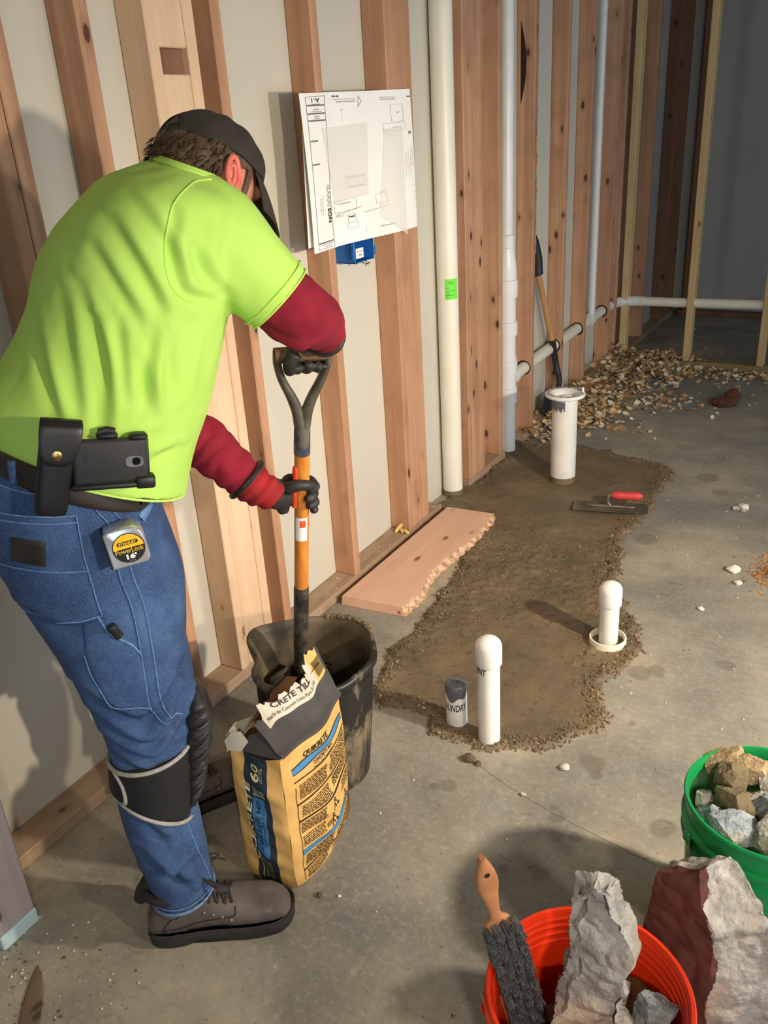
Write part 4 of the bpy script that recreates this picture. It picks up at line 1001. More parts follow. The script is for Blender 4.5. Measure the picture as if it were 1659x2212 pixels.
flap([(-1.06, 1.26, .40), (-1.02, 1.27, .44), (-1.015, 1.33, .460), (-1.05, 1.33, .430)], 0)
flap([(-1.08, 1.12, .39), (-1.05, 1.13, .43), (-1.04, 1.17, .455), (-1.07, 1.18, .43)], 0)
g.build('inner_ply', m_kraft, bg)
g = G(); v = []
for j in range(12):
    for i in range(12):
        a_ = BL * .86 + (BL + BF + BR + BB) / 4 * .14; u_, w_ = i / 11, j / 11
        p = (BL * (1 - u_) + BF * u_) * (1 - w_) + (BB * (1 - u_) + BR * u_) * w_; c_ = (BL + BF + BR + BB) / 4; p = c_ + (p - c_) * .9
        v.append((p[0], p[1], .315 + .02 * math.sin(u_ * 5) * math.sin(w_ * 4)))
g.add(v, [(j * 12 + i, j * 12 + i + 1, (j + 1) * 12 + i + 1, (j + 1) * 12 + i) for j in range(11) for i in range(11)])
o = g.build('concrete_powder', simple('dry_mix', (150, 146, 138), (120, 116, 108), 40, .95), bg); o['kind'] = 'stuff'

# ------------------------------------------------------------------ shovel in the worker's hands
D0, D1 = V(-1.025, 1.393, 1.165), V(-1.206, 1.498, .300); sa = nrm(D1 - D0)
gx_ = V(-1.050, 1.362, 1.167) - V(-.996, 1.427, 1.151); gx_ = nrm(gx_ - sa * (gx_ @ sa)); gn = np.cross(sa, gx_)
SL = np.linalg.norm(D1 - D0); at_s = lambda t: D0 + sa * (SL * t)
sv = thing('shovel', tuple(D0), 'upright worn shovel with a metal Y handle held in the bucket', 'shovel')
m_worn = simple('worn_steel', (120, 112, 100), (84, 78, 70), 30, .42, metal=.55, bump=.15, bscale=80)
hwid = .052; vj = .125
g = G(); g.add(*tube([D0 - gx_ * (hwid + .006), D0 + gx_ * (hwid + .006)], .0165, 20)); g.build('grip', simple('grip_wood', (124, 92, 62), (92, 68, 46), 30, .6), sv)
g = G()
for s_ in (1, -1):
    g.add(*loft([(D0 + gx_ * s_ * hwid - sa * .008, gx_ * .009, gn * .015), (D0 + gx_ * s_ * hwid + sa * .02, gx_ * .0085, gn * .016), (D0 + gx_ * s_ * hwid * .82 + sa * .055, gx_ * .0095, gn * .014), (D0 + gx_ * s_ * hwid * .42 + sa * .100, gx_ * .012, gn * .013), (D0 + gx_ * s_ * .010 + sa * .135, gx_ * .013, gn * .014), (D0 + gx_ * s_ * .004 + sa * .17, gx_ * .014, gn * .017)], 18, 5))
g.build('yoke', m_worn, sv)
k = N('ferrule_paint'); v = k.coord('Object', (14, 14, 6)); k.base(k.mix(k.step(k.noise(v, 2, 3), .45, .55), lin((62, 74, 98)), lin((110, 104, 94)))); k.rough(.5); k.b.inputs['Metallic'].default_value = .3
g = G(); g.add(*tube([at_s(t) for t in (.185, .20, .24, .268)], [.0165, .0178, .0182, .0182], 24)); g.build('ferrule', k.m, sv)
k = N('amber_shaft'); v = k.coord('Object', (60, 60, 3)); k.base(k.ramp(k.noise(v, 1.5, 4), [(.3, lin((190, 112, 40))), (.7, lin((222, 146, 62)))])); k.rough(.42)
g = G(); g.add(*tube([at_s(t) for t in (.262, .48, .72)], .0172, 24)); g.build('shaft', k.m, sv)
k = N('caked_socket'); v = k.coord('Object'); k.base(k.ramp(k.noise(v, 22, 5, .7), [(.38, lin((38, 36, 34))), (.62, lin((92, 84, 72)))])); k.rough(.5); k.bump(k.noise(v, 80, 5), .5, .002); m_cake = k.m
g = G(); g.add(*tube([at_s(t) for t in (.70, .712, .80, .92, 1.0)] + [at_s(1.0) + sa * .03 + gn * .006, at_s(1.0) + sa * .07 + gn * .02], [.0178, .0188, .0188, .019, .0185, .0175, .014], 24)); g.build('socket', m_cake, sv)
g = G()
c0 = at_s(1.0) + sa * .015; secs = []
v = []; f = []
for i in range(14):
    t = i / 13; wdt = .085 * (min(1, (t + .03) * 9)) ** .5 * (1 - max(0, t - .45) ** 2 * 1.8)
    for j in range(13):
        q_ = j / 12 * 2 - 1; v.append(c0 + sa * (.185 * t) + gx_ * wdt * q_ + gn * (.018 - .030 * q_ * q_ + .02 * t))
f = [(i * 13 + j, i * 13 + j + 1, (i + 1) * 13 + j + 1, (i + 1) * 13 + j) for i in range(13) for j in range(12)]
g.add(v, f); bo = g.build('blade', m_cake, sv); so = bo.modifiers.new('s', 'SOLIDIFY'); so.thickness = .003
aS = math.atan2(0, 1)
def on_shaft(t, ang, r=.0176):
    p = at_s(t); vx, vy, _ = frame(sa); return p + r * (math.cos(ang) * vx + math.sin(ang) * vy)
def ang_to(d):
    vx, vy, _ = frame(sa); return math.atan2(V(*d) @ vy, V(*d) @ vx)
av = ang_to((.62, -.75, .3))
g = G(); put_rect(g, lambda a, t: on_shaft(t, a, .0176), av - .75, .455, av + .95, .53, 0, 8, 1); put_rect(g, lambda a, t: on_shaft(t, a, .0178), av - .55, .463, av + .3, .485, 1, 6, 1)
sl_ = g.build('shaft_sticker', [m_paper, simple('orange_print', (226, 92, 36), rough=.6)], sv); sl_['label'] = 'white and orange sticker on the shaft'

# ------------------------------------------------------------------ spare shovel leaning in the far stud bay
P_ = [V(-1.652, 4.315, 1.01), V(-1.640, 4.355, .82), V(-1.612, 4.520, .43), V(-1.600, 4.555, .29), V(-1.570, 4.530, .20), V(-1.575, 4.475, .135)]
ls = thing('spade', tuple(P_[5]), 'spare shovel with a black grip leaning between the far studs', 'shovel')
la = nrm(P_[2] - P_[0]); lx = nrm(np.cross(la, V(1, 0, 0))); ln = np.cross(la, lx)
g = G(); g.add(*tube([P_[0] - la * .0, P_[0] + la * .03, P_[0] + la * .12, P_[1] - la * .01, P_[1]], [.019, .024, .026, .027, .028], 16)); g.add(*tube([P_[0] - V(-.33, .94, 0) * .05, P_[0] + V(-.33, .94, 0) * .05], .015, 14)); g.build('grip', m_black, ls)
g = G(); g.add(*tube([P_[1] - la * .02, P_[2]], .0165, 18)); g.build('shaft', wood('ash_shaft', 2, (196, 148, 96), (160, 112, 66), (130, 88, 50)), ls)
g = G(); g.add(*tube(smooth_path([P_[2] - la * .01, P_[3], P_[4], P_[5]], 8), list(np.linspace(.0185, .014, 25)), 16)); g.build('socket', m_black, ls)
g = G(); v = []
bdir = nrm(V(-.02, -.10, -1)); bw = nrm(V(.45, 1, 0)); bn = nrm(np.cross(bdir, bw)); b0_ = V(-1.585, 4.46, .165)
for i in range(14):
    t = i / 13; wdt = .085 * (min(1, (t + .02) * 8)) ** .5 * (1 - max(0, t - .5) ** 2 * 1.5)
    for j in range(11): q_ = j / 10 * 2 - 1; v.append(b0_ + bdir * (.160 * t) + bw * wdt * q_ + bn * (.012 * q_ * q_))
g.add(v, [(i * 11 + j, i * 11 + j + 1, (i + 1) * 11 + j + 1, (i + 1) * 11 + j) for i in range(13) for j in range(10)]); bo = g.build('blade', m_black, ls); so = bo.modifiers.new('s', 'SOLIDIFY'); so.thickness = .003

# ------------------------------------------------------------------ dry leaves and wood shavings drifted into the corner
m_leaf = [simple('leaf_tan', (214, 186, 140), (190, 156, 108), 30, .85), simple('leaf_pale', (230, 220, 198), (210, 196, 166), 30, .85), simple('leaf_brown', (164, 122, 82), (138, 100, 66), 30, .85)]
def leaf(R_, s):
    a = R_.uniform(0, 6.28); tl = R_.uniform(-.8, .8); ro_ = R_.uniform(-.6, .6); cu = R_.uniform(-.6, .9); w_ = R_.uniform(.45, .8)
    Rm = np.array(Matrix.Rotation(a, 3, 'Z') @ Matrix.Rotation(tl, 3, 'X') @ Matrix.Rotation(ro_, 3, 'Y')); pts = []
    for (x, y) in ((-1, 0), (-.35, -w_), (.45, -w_ * .8), (1, 0), (.45, w_ * .8), (-.35, w_), (0, 0)):
        pts.append(((x * s), y * s, cu * s * (x * x * .5 + y * y * .6) - .2 * s))
    return np.array(pts) @ Rm.T, [(6, 0, 1), (6, 1, 2), (6, 2, 3), (6, 3, 4), (6, 4, 5), (6, 5, 0)]
g = G(); R_ = random.Random(41)
def pile(n_, fx, smin=.009, smax=.02):
    for _ in range(n_):
        x, y, h_ = fx(); s_ = R_.uniform(smin, smax); v, f = leaf(R_, s_); q_ = R_.random()
        z = h_ + s_ * .35
        g.add(v + np.array([x, y, z]), f, 0 if q_ < .52 else (1 if q_ < .80 else 2))
def along_wall():
    y = R_.uniform(4.35, 5.78); d = abs(R_.gauss(0, .16 + .10 * (y - 4.3))); d = min(d, .5); hh = max(0, .15 - .36 * d) * (.35 + .65 * min(1, max(0, (y - 4.5) / .8)))
    return XF + .0 + d, y, hh * R_.random()
def near_toilet():
    y = R_.uniform(4.06, 4.75); d = abs(R_.gauss(0, .14)); return XF - .07 + d, y, max(0, .07 - .3 * d) * R_.random()
def back_row():
    x = R_.uniform(-1.55, .6); d = abs(R_.gauss(0, .13)); hh = max(0, .07 - .3 * d) * max(.15, 1 - (x + 1.55) / 1.1); return x, 5.74 - d, hh * R_.random()
def tail(): return R_.gauss(-1.13, .18), R_.gauss(4.95, .10), 0
def plate_pile(): return R_.gauss(-1.33, .14), R_.uniform(5.72, 5.92), .04 + .03 * R_.random()
pile(1700, along_wall, .012, .027); pile(420, near_toilet, .010, .022); pile(800, back_row, .011, .023); pile(130, tail, .009, .017); pile(190, plate_pile, .012, .024)
lf = g.build('leaf_drift', m_leaf, None, False); lf['kind'] = 'stuff'; tag(lf, 'drift of dry tan leaves and shavings heaped along the far corner', 'leaves')
for i in range(46):
    q_ = R_.random()
    if q_ < .45: x, y = R_.uniform(-1.38, -.95), R_.uniform(4.2, 5.0); where = ('loose dry leaf scrap on the bare slab behind the toilet pipe', 'leaf scraps behind the toilet pipe')
    elif q_ < .75: x, y = R_.uniform(-1.0, -.2), R_.uniform(4.7, 5.5); where = ('loose dry leaf scrap on the slab right in front of the back partition', 'leaf scraps before the back partition')
    else: x, y = R_.uniform(-1.35, -.4), R_.uniform(6.05, 7.0); where = ('loose dry leaf scrap on the dark floor beyond the open back partition', 'leaf scraps beyond the back partition')
    v, f = leaf(R_, R_.uniform(.010, .021)); v = v - np.array([0, 0, v[:, 2].min() - .0008])
    o = obj('dry_leaf', v + np.array([x, y, 0]), f, m_leaf[R_.choice((0, 1, 1, 2))], None, False, loc=(x, y, 0)); tag(o, where[0], 'leaf', where[1])
g = G(); v, f, _n = blob([ellipsoid((-.76, 5.02, .02), ((.075, .02, 0), (-.01, .05, 0), (0, 0, .035)), 20, 12), ellipsoid((-.72, 5.06, .05), ((.05, 0, 0), (0, .03, 0), (0, 0, .04)), 16, 10)], .008, 2)
o = obj('leaf_clump', v + .008 * fbm(v, 30, 3, 3)[:, None], f, simple('dark_brown_clump', (96, 58, 38), (66, 40, 28), 40, .95)); tag(o, 'dark brown clump lying on the floor before the back partition', 'clump')
g = G(); R_ = random.Random(77); nn_ = 9
v = [V(-.435 + .05 * (i / 8 - .5) + .004 * R_.uniform(-1, 1), 3.585 + .035 * (j / 8 - .5) + .004 * R_.uniform(-1, 1), .003 + .012 * R_.random()) for j in range(9) for i in range(9)]
g.add(v, [(j * 9 + i, j * 9 + i + 1, (j + 1) * 9 + i + 1, (j + 1) * 9 + i) for j in range(8) for i in range(8)]); o = g.build('paper_scrap', simple('scrap_paper', (204, 204, 198), (150, 150, 146), 60, .9), None, False); tag(o, 'crumpled pale paper scrap on the floor right of the trowel', 'paper')
v, f = loft([((-1.343, .675, .002), (.002, 0, 0), (0, .001, .0015)), ((-1.318, .650, .003), (.010, .008, 0), (0, .001, .0025)), ((-1.288, .618, .003), (.015, .012, 0), (0, .001, .0025)), ((-1.245, .570, .003), (.016, .013, 0), (0, .001, .0025)), ((-1.20, .52, .003), (.012, .01, 0), (0, .001, .002))], 14, 5)
o = obj('wood_chip', v, f, wood('dusty_chip', 1, (124, 102, 84), (100, 80, 66), (70, 56, 46))); tag(o, 'long dusty brown wood chip on the floor at the lower left', 'wood chip')

# ------------------------------------------------------------------ the worker
VD = nrm(V(-.77, .64, 0))                     # across the body, from his right side to his left
FW = V(.64, .77, 0)                           # the way his torso leans
TORSO = [((-1.2073, .9533, 1.0659), (.1081, .1301, -.0852), (-.1491, .1173, -.0101)), ((-1.1884, .9760, 1.1334), (.1065, .1281, -.0772), (-.1525, .1212, -.0091)),
         ((-1.1619, 1.0080, 1.1987), (.1006, .1210, -.0673), (-.1558, .1251, -.0079)), ((-1.1392, 1.0352, 1.2634), (.0969, .1166, -.0587), (-.1553, .1258, -.0065)),
         ((-1.1185, 1.0601, 1.3400), (.0946, .1138, -.0598), (-.1549, .1264, -.0044)), ((-1.0994, 1.0831, 1.4001), (.0920, .1106, -.0503), (-.1583, .1302, -.0032)),
         ((-1.0775, 1.1095, 1.4583), (.0823, .0990, -.0365), (-.1580, .1306, -.0018)), ((-1.0585, 1.1323, 1.5008), (.0648, .0780, -.0301), (-.1385, .1150, -.0005)), ((-1.0441, 1.1496, 1.5255), (.0353, .0425, -.0235), (-.0768, .0641, .0004))]
PELVIS = [((-1.2265, .9301, 1.0842), (.0882, .1062, -.0709), (-.1413, .1111, -.0094)), ((-1.2342, .9209, 1.0242), (.1014, .1220, -.0405), (-.1439, .1155, -.0124)),
          ((-1.2304, .9255, .9362), (.1080, .1300, -.0325), (-.1397, .1127, -.0139)), ((-1.2232, .9341, .8664), (.1051, .1265, -.0389), (-.1168, .0933, -.0124))]
RLEG = [((-1.1920, .9091, .9640), (.0989, .1190, -.0426), (-.1014, .0808, -.0096)), ((-1.1725, .9013, .8886), (.0985, .1185, -.0319), (-.0972, .0779, -.0105)),
        ((-1.1567, .9046, .7944), (.0853, .1027, -.0152), (-.0888, .0722, -.0110)), ((-1.1413, .9075, .6853), (.0686, .0826, .0001), (-.0765, .0636, -.0107)),
        ((-1.1236, .9132, .5993), (.0612, .0737, .0162), (-.0692, .0598, -.0103)), ((-1.1182, .9040, .5133), (.0514, .0618, .0153), (-.0637, .0554, -.0101)),
        ((-1.1276, .8928, .4114), (.0468, .0563, .0029), (-.0607, .0510, -.0104)), ((-1.1260, .8947, .3134), (.0485, .0583, -.0047), (-.0598, .0489, -.0107)),
        ((-1.1216, .9000, .2219), (.0462, .0556, .0026), (-.0576, .0484, -.0109)), ((-1.1179, .9044, .1361), (.0414, .0498, .0056), (-.0572, .0488, -.0112))]
STRAP = [((-1.1226, .8988, .4986), (.0476, .0573, .0058), (-.0666, .0565, -.0108)), ((-1.1268, .8937, .4316), (.0488, .0587, -.0010), (-.0664, .0550, -.0113)), ((-1.1314, .8882, .3770), (.0417, .0502, -.0425), (-.0699, .0511, -.0084))]
def scaled(secs, a, b=None): b = a if b is None else b; return [(s[0], np.array(s[1]) * a, np.array(s[2]) * b) for s in secs]
def limb(pts, rad, n=20): return tube(smooth_path(pts, 6), interp_list(rad, (len(pts) - 1) * 6 + 1), n)
HEAD = V(-1.0393, 1.1867, 1.503)
fh = nrm(V(.2679, .8184, -.5083)); uh = V(-.0361, .5358, .8436); uh = nrm(uh - fh * (uh @ fh)); rh = np.cross(fh, uh)    # face, crown, his right
hp = lambda x, y, z: HEAD + fh * x + rh * y + uh * z
RSH, REL, RWR = V(-.985, 1.100, 1.440), V(-.890, 1.212, 1.290), V(-.966, 1.398, 1.201)
LSH, LEL, LWR = V(-1.200, 1.275, 1.420), V(-1.275, 1.235, 1.065), V(-1.130, 1.318, .885)
LHIP, LKN, LAN = V(-1.330, 1.015, .90), V(-1.355, 1.150, .50), V(-1.375, 1.160, .12)

man = obj('t', *blob([loft(scaled(TORSO, .84), 40, 4), loft(scaled(PELVIS, .86), 40, 4), loft(scaled(RLEG, .72), 28, 4),
    limb([LHIP, LKN, LAN], [.095, .062, .045]), limb([(-1.1179, .9044, .15), (-1.115, .908, .09), (-1.05, .965, .05)], [.042, .04, .032]), limb([LAN, (-1.37, 1.175, .08), (-1.335, 1.26, .05)], [.042, .04, .03]),
    limb([RSH, (RSH + REL) / 2, REL, (REL + RWR) / 2, RWR, RWR + nrm(D0 - RWR) * .022], [.058, .052, .043, .038, .026, .020]),
    limb([LSH, (LSH + LEL) / 2, LEL, (LEL + LWR) / 2, LWR, LWR + nrm(at_s(.40) - LWR) * .04], [.058, .052, .043, .040, .030, .024]),
    limb([(-1.055, 1.135, 1.47), (-1.042, 1.165, 1.515), HEAD - fh * .03 - uh * .02], [.075, .064, .060]),
    ellipsoid(hp(-.004, 0, .018), (fh * .090, rh * .074, uh * .090)), ellipsoid(hp(.030, 0, -.040), (fh * .064, rh * .060, uh * .072)), ellipsoid(hp(.055, 0, -.080), (fh * .036, rh * .040, uh * .030)),
    ellipsoid(hp(.088, 0, -.018), (fh * .022, rh * .014, uh * .026)), ellipsoid(hp(.076, 0, .018), (fh * .020, rh * .052, uh * .012)), ellipsoid(hp(.080, 0, -.060), (fh * .014, rh * .026, uh * .008)),
    ellipsoid(hp(-.006, .076, -.004), (fh * .018 - uh * .006, rh * .009 - fh * .006, uh * .032 + fh * .004)), ellipsoid(hp(-.006, -.076, -.004), (fh * .018, rh * .009, uh * .032))], .0045, 3)[:2],
    simple('skin', (222, 150, 122), (204, 128, 104), 40, .55, bump=.1, bscale=300, bdist=.0005), None, loc=(-1.17, .95, 0))
man.name = 'person'
tag(man, 'person in a lime t-shirt, dark cap and blue jeans bending over and working a shovel', 'person')
# ear relief, eyes
g = G()
ec = hp(-.006, .0815, -.004)
ea = [ec + fh * (.0155 * math.cos(a)) * (1.0 if math.sin(a) > -.3 else .75) + uh * (.030 * math.sin(a)) + rh * (.004 - .006 * math.cos(a)) - fh * .004 * math.sin(a) for a in np.linspace(-1.3, 4.0, 18)]
g.add(*tube(ea, [.0035] + [.0048] * 16 + [.003], 10)); g.add(*tube([ec + fh * (.006 * math.cos(a)) - fh * .003 + uh * (.017 * math.sin(a)) + rh * .004 for a in np.linspace(-1.2, 3.4, 12)], .0032, 8)); g.add(*ellipsoid(ec - uh * .030 + fh * .002, (fh * .009, rh * .006, uh * .010), 12, 8))
ear = g.build('ear', simple('ear_skin', (232, 128, 110), (216, 104, 92), 60, .55), man); ear['label'] = 'reddened ear'
g = G(); g.add(*ellipsoid(ec + fh * .003 - uh * .004 - rh * .0035, (fh * .0045, rh * .004, uh * .007), 12, 8)); g.build('ear_hollow', simple('ear_dark', (120, 54, 44), rough=.7), ear)
g = G()
for s_ in (1, -1): g.add(*ellipsoid(hp(.070, .027 * s_, .000), (fh * .007, rh * .010, uh * .007), 14, 10))
g.build('eye', simple('eye_white', (226, 222, 214), rough=.3), man)

# hair under the cap
k = N('hair'); v = k.coord('Object'); k.base(k.ramp(k.noise(k.coord('Object', (1, 1, 1)), 90, 4, .7), [(.3, lin((54, 38, 28))), (.7, lin((116, 90, 66)))])); k.rough(.65); k.bump(k.noise(v, 160, 3), .6, .003); m_hair = k.m
v = []; f = []; NA, NB = 64, 26
for j in range(NB + 1):
    for i in range(NA + 1):
        a = math.radians(64 + 232 * i / NA); b = math.radians(62 - 100 * j / NB * (1 - .30 * abs(math.cos(a * .5 + math.pi / 2)) if False else 1))
        side = abs(math.sin(a)); low = -40 - 16 * max(0, -math.cos(a)) ** 2 + 22 * max(0, math.cos(a)) + (30 if abs(a - math.radians(90)) < .33 or abs(a - math.radians(270)) < .33 else 0) + 14 * max(0, side - .4)
        b = math.radians(60 + (low - 60) * j / NB)
        p = fh * (.0935 * math.cos(b) * math.cos(a)) + rh * (.0790 * math.cos(b) * math.sin(a)) + uh * (.100 * math.sin(b)) + uh * .016 - fh * .004
        fr = (.006 + .006 * noise.noise(Vector((i * .5, j * .4, 0)))) * (1 if j > NB * .5 else .4) * (.35 + .65 * max(0, -math.cos(a)))
        v.append(HEAD + p + nrm(p) * fr)
f = [(j * (NA + 1) + i, j * (NA + 1) + i + 1, (j + 1) * (NA + 1) + i + 1, (j + 1) * (NA + 1) + i) for j in range(NB) for i in range(NA)]
g = G(); g.add(v, f); R_ = random.Random(9)
for _ in range(420):        # short locks that break the outline
    a = math.radians(R_.uniform(100, 262)); b = math.radians(R_.uniform(-30, 14))
    p = fh * (.0935 * math.cos(b) * math.cos(a)) + rh * (.0790 * math.cos(b) * math.sin(a)) + uh * (.100 * math.sin(b)) + uh * .016 - fh * .004; n_ = nrm(p); t_ = nrm(-uh * 1.0 - fh * .3 + rh * R_.uniform(-.4, .4)); w_ = np.cross(n_, t_) * .0022
    q_ = HEAD + p + n_ * .006; L_2 = R_.uniform(.012, .024); e_ = q_ + t_ * L_2 + n_ * R_.uniform(.001, .010)
    g.add([q_ - w_, q_ + w_, q_ + t_ * L_2 * .5 + n_ * .005 + w_ * .8, q_ + t_ * L_2 * .5 + n_ * .005 - w_ * .8, e_], [(0, 1, 2, 3), (3, 2, 4)])
g.build('hair', m_hair, man)

# cap
m_cap = simple('cap_cloth', (58, 50, 44), (48, 42, 37), 30, .85, bump=.25, bscale=700, bdist=.0008)
m_capd = simple('cap_seam', (40, 35, 31), rough=.9)
NA, NB = 72, 22; v = []; f = []
def cap_pt(a, t, off=0.0):
    lowb = math.radians(4 - 4 * math.cos(a)); b = lowb + (math.pi / 2 - lowb) * t
    puff = 1 + .035 * math.sin(math.pi * min(1, t * 1.1)) ** .7
    p = fh * (.094 * math.cos(b) * math.cos(a) * puff) + rh * (.0810 * math.cos(b) * math.sin(a) * puff) + uh * (.082 * math.sin(b) * puff)
    return HEAD + uh * .030 + p + nrm(p) * (off + .0012 * math.sin(a * 9 + t * 6))
hole = lambda a, t: (abs(a - math.pi) / .40) ** 2 + (t / .36) ** 2 < 1
for j in range(NB + 1):
    for i in range(NA): v.append(cap_pt(2 * math.pi * i / NA, j / NB))
for j in range(NB):
    for i in range(NA):
        if hole(2 * math.pi * (i + .5) / NA, (j + .5) / NB) and j > 1: continue
        f.append((j * NA + i, j * NA + (i + 1) % NA, (j + 1) * NA + (i + 1) % NA, (j + 1) * NA + i))
cp = obj('cap', v, f, m_cap, man)
mo = cp.modifiers.new('s', 'SOLIDIFY'); mo.thickness = .0025; mo.offset = -1
g = G()
for s_ in range(6): g.add(*tube([cap_pt(math.pi / 6 + s_ * math.pi / 3, t, .0006) for t in np.linspace(.02 if abs(s_ - 2.5) > 1 else .4, 1, 18)], .0011, 6))
g.add(*tube([cap_pt(math.pi + .42 * math.cos(x), .37 * math.sin(x), .0010) for x in np.linspace(0, math.pi, 24)], .0022, 8)); g.build('seam', m_capd, cp)
g = G(); g.add(*ellipsoid(cap_pt(0, 1.0, .002), (fh * .007, rh * .007, uh * .004), 12, 8)); g.build('top_button', m_capd, cp)
g = G(); put_rect(g, lambda a, t: cap_pt(a, t, .0022), math.pi - .40, .03, math.pi + .40, .13, 0, 16, 2); g.build('back_strap', m_capd, cp)
v = []
for j in range(15):
    for i in range(33):
        a = math.radians(-62 + 124 * i / 32); t = j / 14; base = cap_pt(a, .0)
        out = fh * (.064 * t * (math.cos(a * 1.15)) ** .6) - uh * (.030 * t + .030 * t * t) * (math.cos(a)) ** .5 - uh * .016 * (1 - math.cos(a * 1.3)) * t
        v.append(base + out)
f = [(j * 33 + i, j * 33 + i + 1, (j + 1) * 33 + i + 1, (j + 1) * 33 + i) for j in range(14) for i in range(32)]
bl = obj('cap_bill', v, f, m_cap, cp); mo = bl.modifiers.new('s', 'SOLIDIFY'); mo.thickness = .0035

# t-shirt
SF = [[(-1.052, .858, 1.378), (-1.058, .851, 1.283), (-1.062, .847, 1.197)], [(-1.037, .876, 1.389), (-1.032, .882, 1.278), (-1.048, .864, 1.178)], [(-1.028, .888, 1.340), (-1.030, .885, 1.241), (-1.041, .872, 1.169)],
      [(-1.009, .910, 1.336), (-1.018, .900, 1.216)], [(-.941, .992, 1.479), (-.950, .981, 1.428), (-.942, .991, 1.365), (-.910, 1.029, 1.342)], [(-.977, .949, 1.509), (-.954, .976, 1.441), (-.944, .989, 1.393)],
      [(-1.019, .898, 1.445), (-1.004, .917, 1.383), (-.988, .935, 1.325)], [(-.997, .924, 1.474), (-.977, .949, 1.392), (-.965, .963, 1.334)], [(-.933, 1.002, 1.438), (-.916, 1.022, 1.381), (-.896, 1.046, 1.343)],
      [(-.995, .928, 1.269), (-.991, .932, 1.178)], [(-.965, .963, 1.292), (-.970, .958, 1.204)], [(-.999, .922, 1.102), (-.970, .957, 1.106)], [(-1.087, .817, 1.351), (-1.085, .818, 1.254), (-1.083, .822, 1.195)],
      [(-.910, 1.029, 1.468), (-.922, 1.015, 1.410), (-.917, 1.021, 1.368)], [(-.975, .951, 1.329), (-1.004, .916, 1.182)], [(-.938, .996, 1.315), (-.960, .970, 1.209)]]
def folds(vv, nn, lines, amp, wid, seed=1):
    """press long soft creases into cloth along lines, measured across the body"""
    e1 = nrm(V(-VD[1], VD[0], 0)); d = np.zeros(len(vv)); P2 = np.stack([vv @ e1, vv[:, 2]], 1); near = np.clip((-(nn @ VD)) * 2.2, 0, 1)
    for k_, ln in enumerate(lines):
        sp = smooth_path(ln, 8); L2 = np.array([(p @ e1, p[2]) for p in sp]); best = np.full(len(vv), 9.0); tt = np.zeros(len(vv)); sg = np.zeros(len(vv))
        for i in range(len(L2) - 1):
            a, b = L2[i], L2[i + 1]; e = b - a; t = np.clip(((P2 - a) @ e) / (e @ e + 1e-12), 0, 1); w_ = P2 - a - t[:, None] * e; dd = np.hypot(w_[:, 0], w_[:, 1]); m_ = dd < best
            best = np.where(m_, dd, best); tt = np.where(m_, (i + t) / (len(L2) - 1), tt); sg = np.where(m_, np.sign(w_[:, 0] * e[1] - w_[:, 1] * e[0]), sg)
        env = np.sin(np.pi * np.clip(tt * .9 + .05, 0, 1)) ** .6; x = best * sg
        d += env * (-np.exp(-(x / wid) ** 2) + .75 * np.exp(-((x - 1.7 * wid) / wid) ** 2)) * amp * (.7 + .6 * ((k_ * 7) % 5) / 5)
    return vv + nn * (d * near)[:, None]
SLV = [(-1.02, 1.10, 1.452), (-.970, 1.112, 1.425), (-.930, 1.145, 1.368), (-.897, 1.170, 1.322)]
vs_, fs_, ns_ = blob([loft(TORSO, 48, 5), limb(SLV, [.088, .086, .074, .066], 28), limb([(-1.13, 1.22, 1.45), LSH, (LSH * .45 + LEL * .55)], [.088, .082, .068], 24)], .0055, 5)
vs_ = vs_ + ns_ * (.0035 * fbm(vs_ * np.array([1, 1, .55]), 11, 3, 5))[:, None]
vs_ = folds(vs_, ns_, SF, .0070, .0105)
k = N('hi_vis_cotton'); v = k.coord('Object'); k.base(k.ramp(k.noise(v, 6, 3), [(.3, lin((184, 226, 98))), (.7, lin((194, 234, 110)))])); k.rough(.9); k.bump(k.noise(v, 900, 2), .12, .0006); m_tee = k.m
tee = obj('t_shirt', vs_, fs_, m_tee, man)
bv_t = BVHTree.FromPolygons([tuple(p) for p in vs_], fs_)
def onto(bv, p, off, d=VD, back=.3):
    p = V(*p); h = bv.ray_cast(Vector(p - d * back), Vector(d))
    if h[0] is None: h = bv.find_nearest(Vector(p))
    n_ = V(*h[1]); n_ = n_ if n_ @ d < 0 else -n_
    return V(*h[0]) + n_ * off
def seam(name, bv, pts, rad, m, parent, nsub=8, off=.0005):
    g = G(); g.add(*tube([onto(bv, p, off) for p in smooth_path(pts, nsub)], rad, 6)); return g.build(name, m, parent)
m_teed = simple('shirt_seam', (198, 236, 110), rough=.9)
seam('shoulder_seam', bv_t, [(-.877, 1.038, 1.517), (-.899, 1.012, 1.516), (-.920, .986, 1.498), (-.932, .971, 1.468), (-.941, .961, 1.417), (-.938, .964, 1.377), (-.923, .982, 1.350), (-.903, 1.006, 1.346)], .0016, m_teed, tee)
sa_ = nrm(V(*SLV[3]) - V(*SLV[2])); hx_, hy_, _ = frame(sa_); g = G()
for dz, rr in ((-.001, .0018), (-.016, .0011)):
    g.add(*tube([V(*SLV[3]) + sa_ * dz + (hx_ * math.cos(a) + hy_ * math.sin(a)) * (.0650 - dz * .30) for a in np.linspace(0, 2 * math.pi, 49)], rr, 8, False))
g.build('sleeve_hem', m_teed, tee)
g = G(); c_, u_, w_ = [np.array(x) for x in TORSO[0]]
g.add(*tube([c_ + u_ * math.cos(a) * .985 + w_ * math.sin(a) * .985 for a in np.linspace(0, 2 * math.pi, 65)], .0022, 8, False)); g.build('bottom_hem', m_teed, tee)
g = G(); c_, u_, w_ = [np.array(x) for x in TORSO[-1]]; cn_ = nrm(np.cross(u_, w_)); cn_ = cn_ if cn_[2] > 0 else -cn_
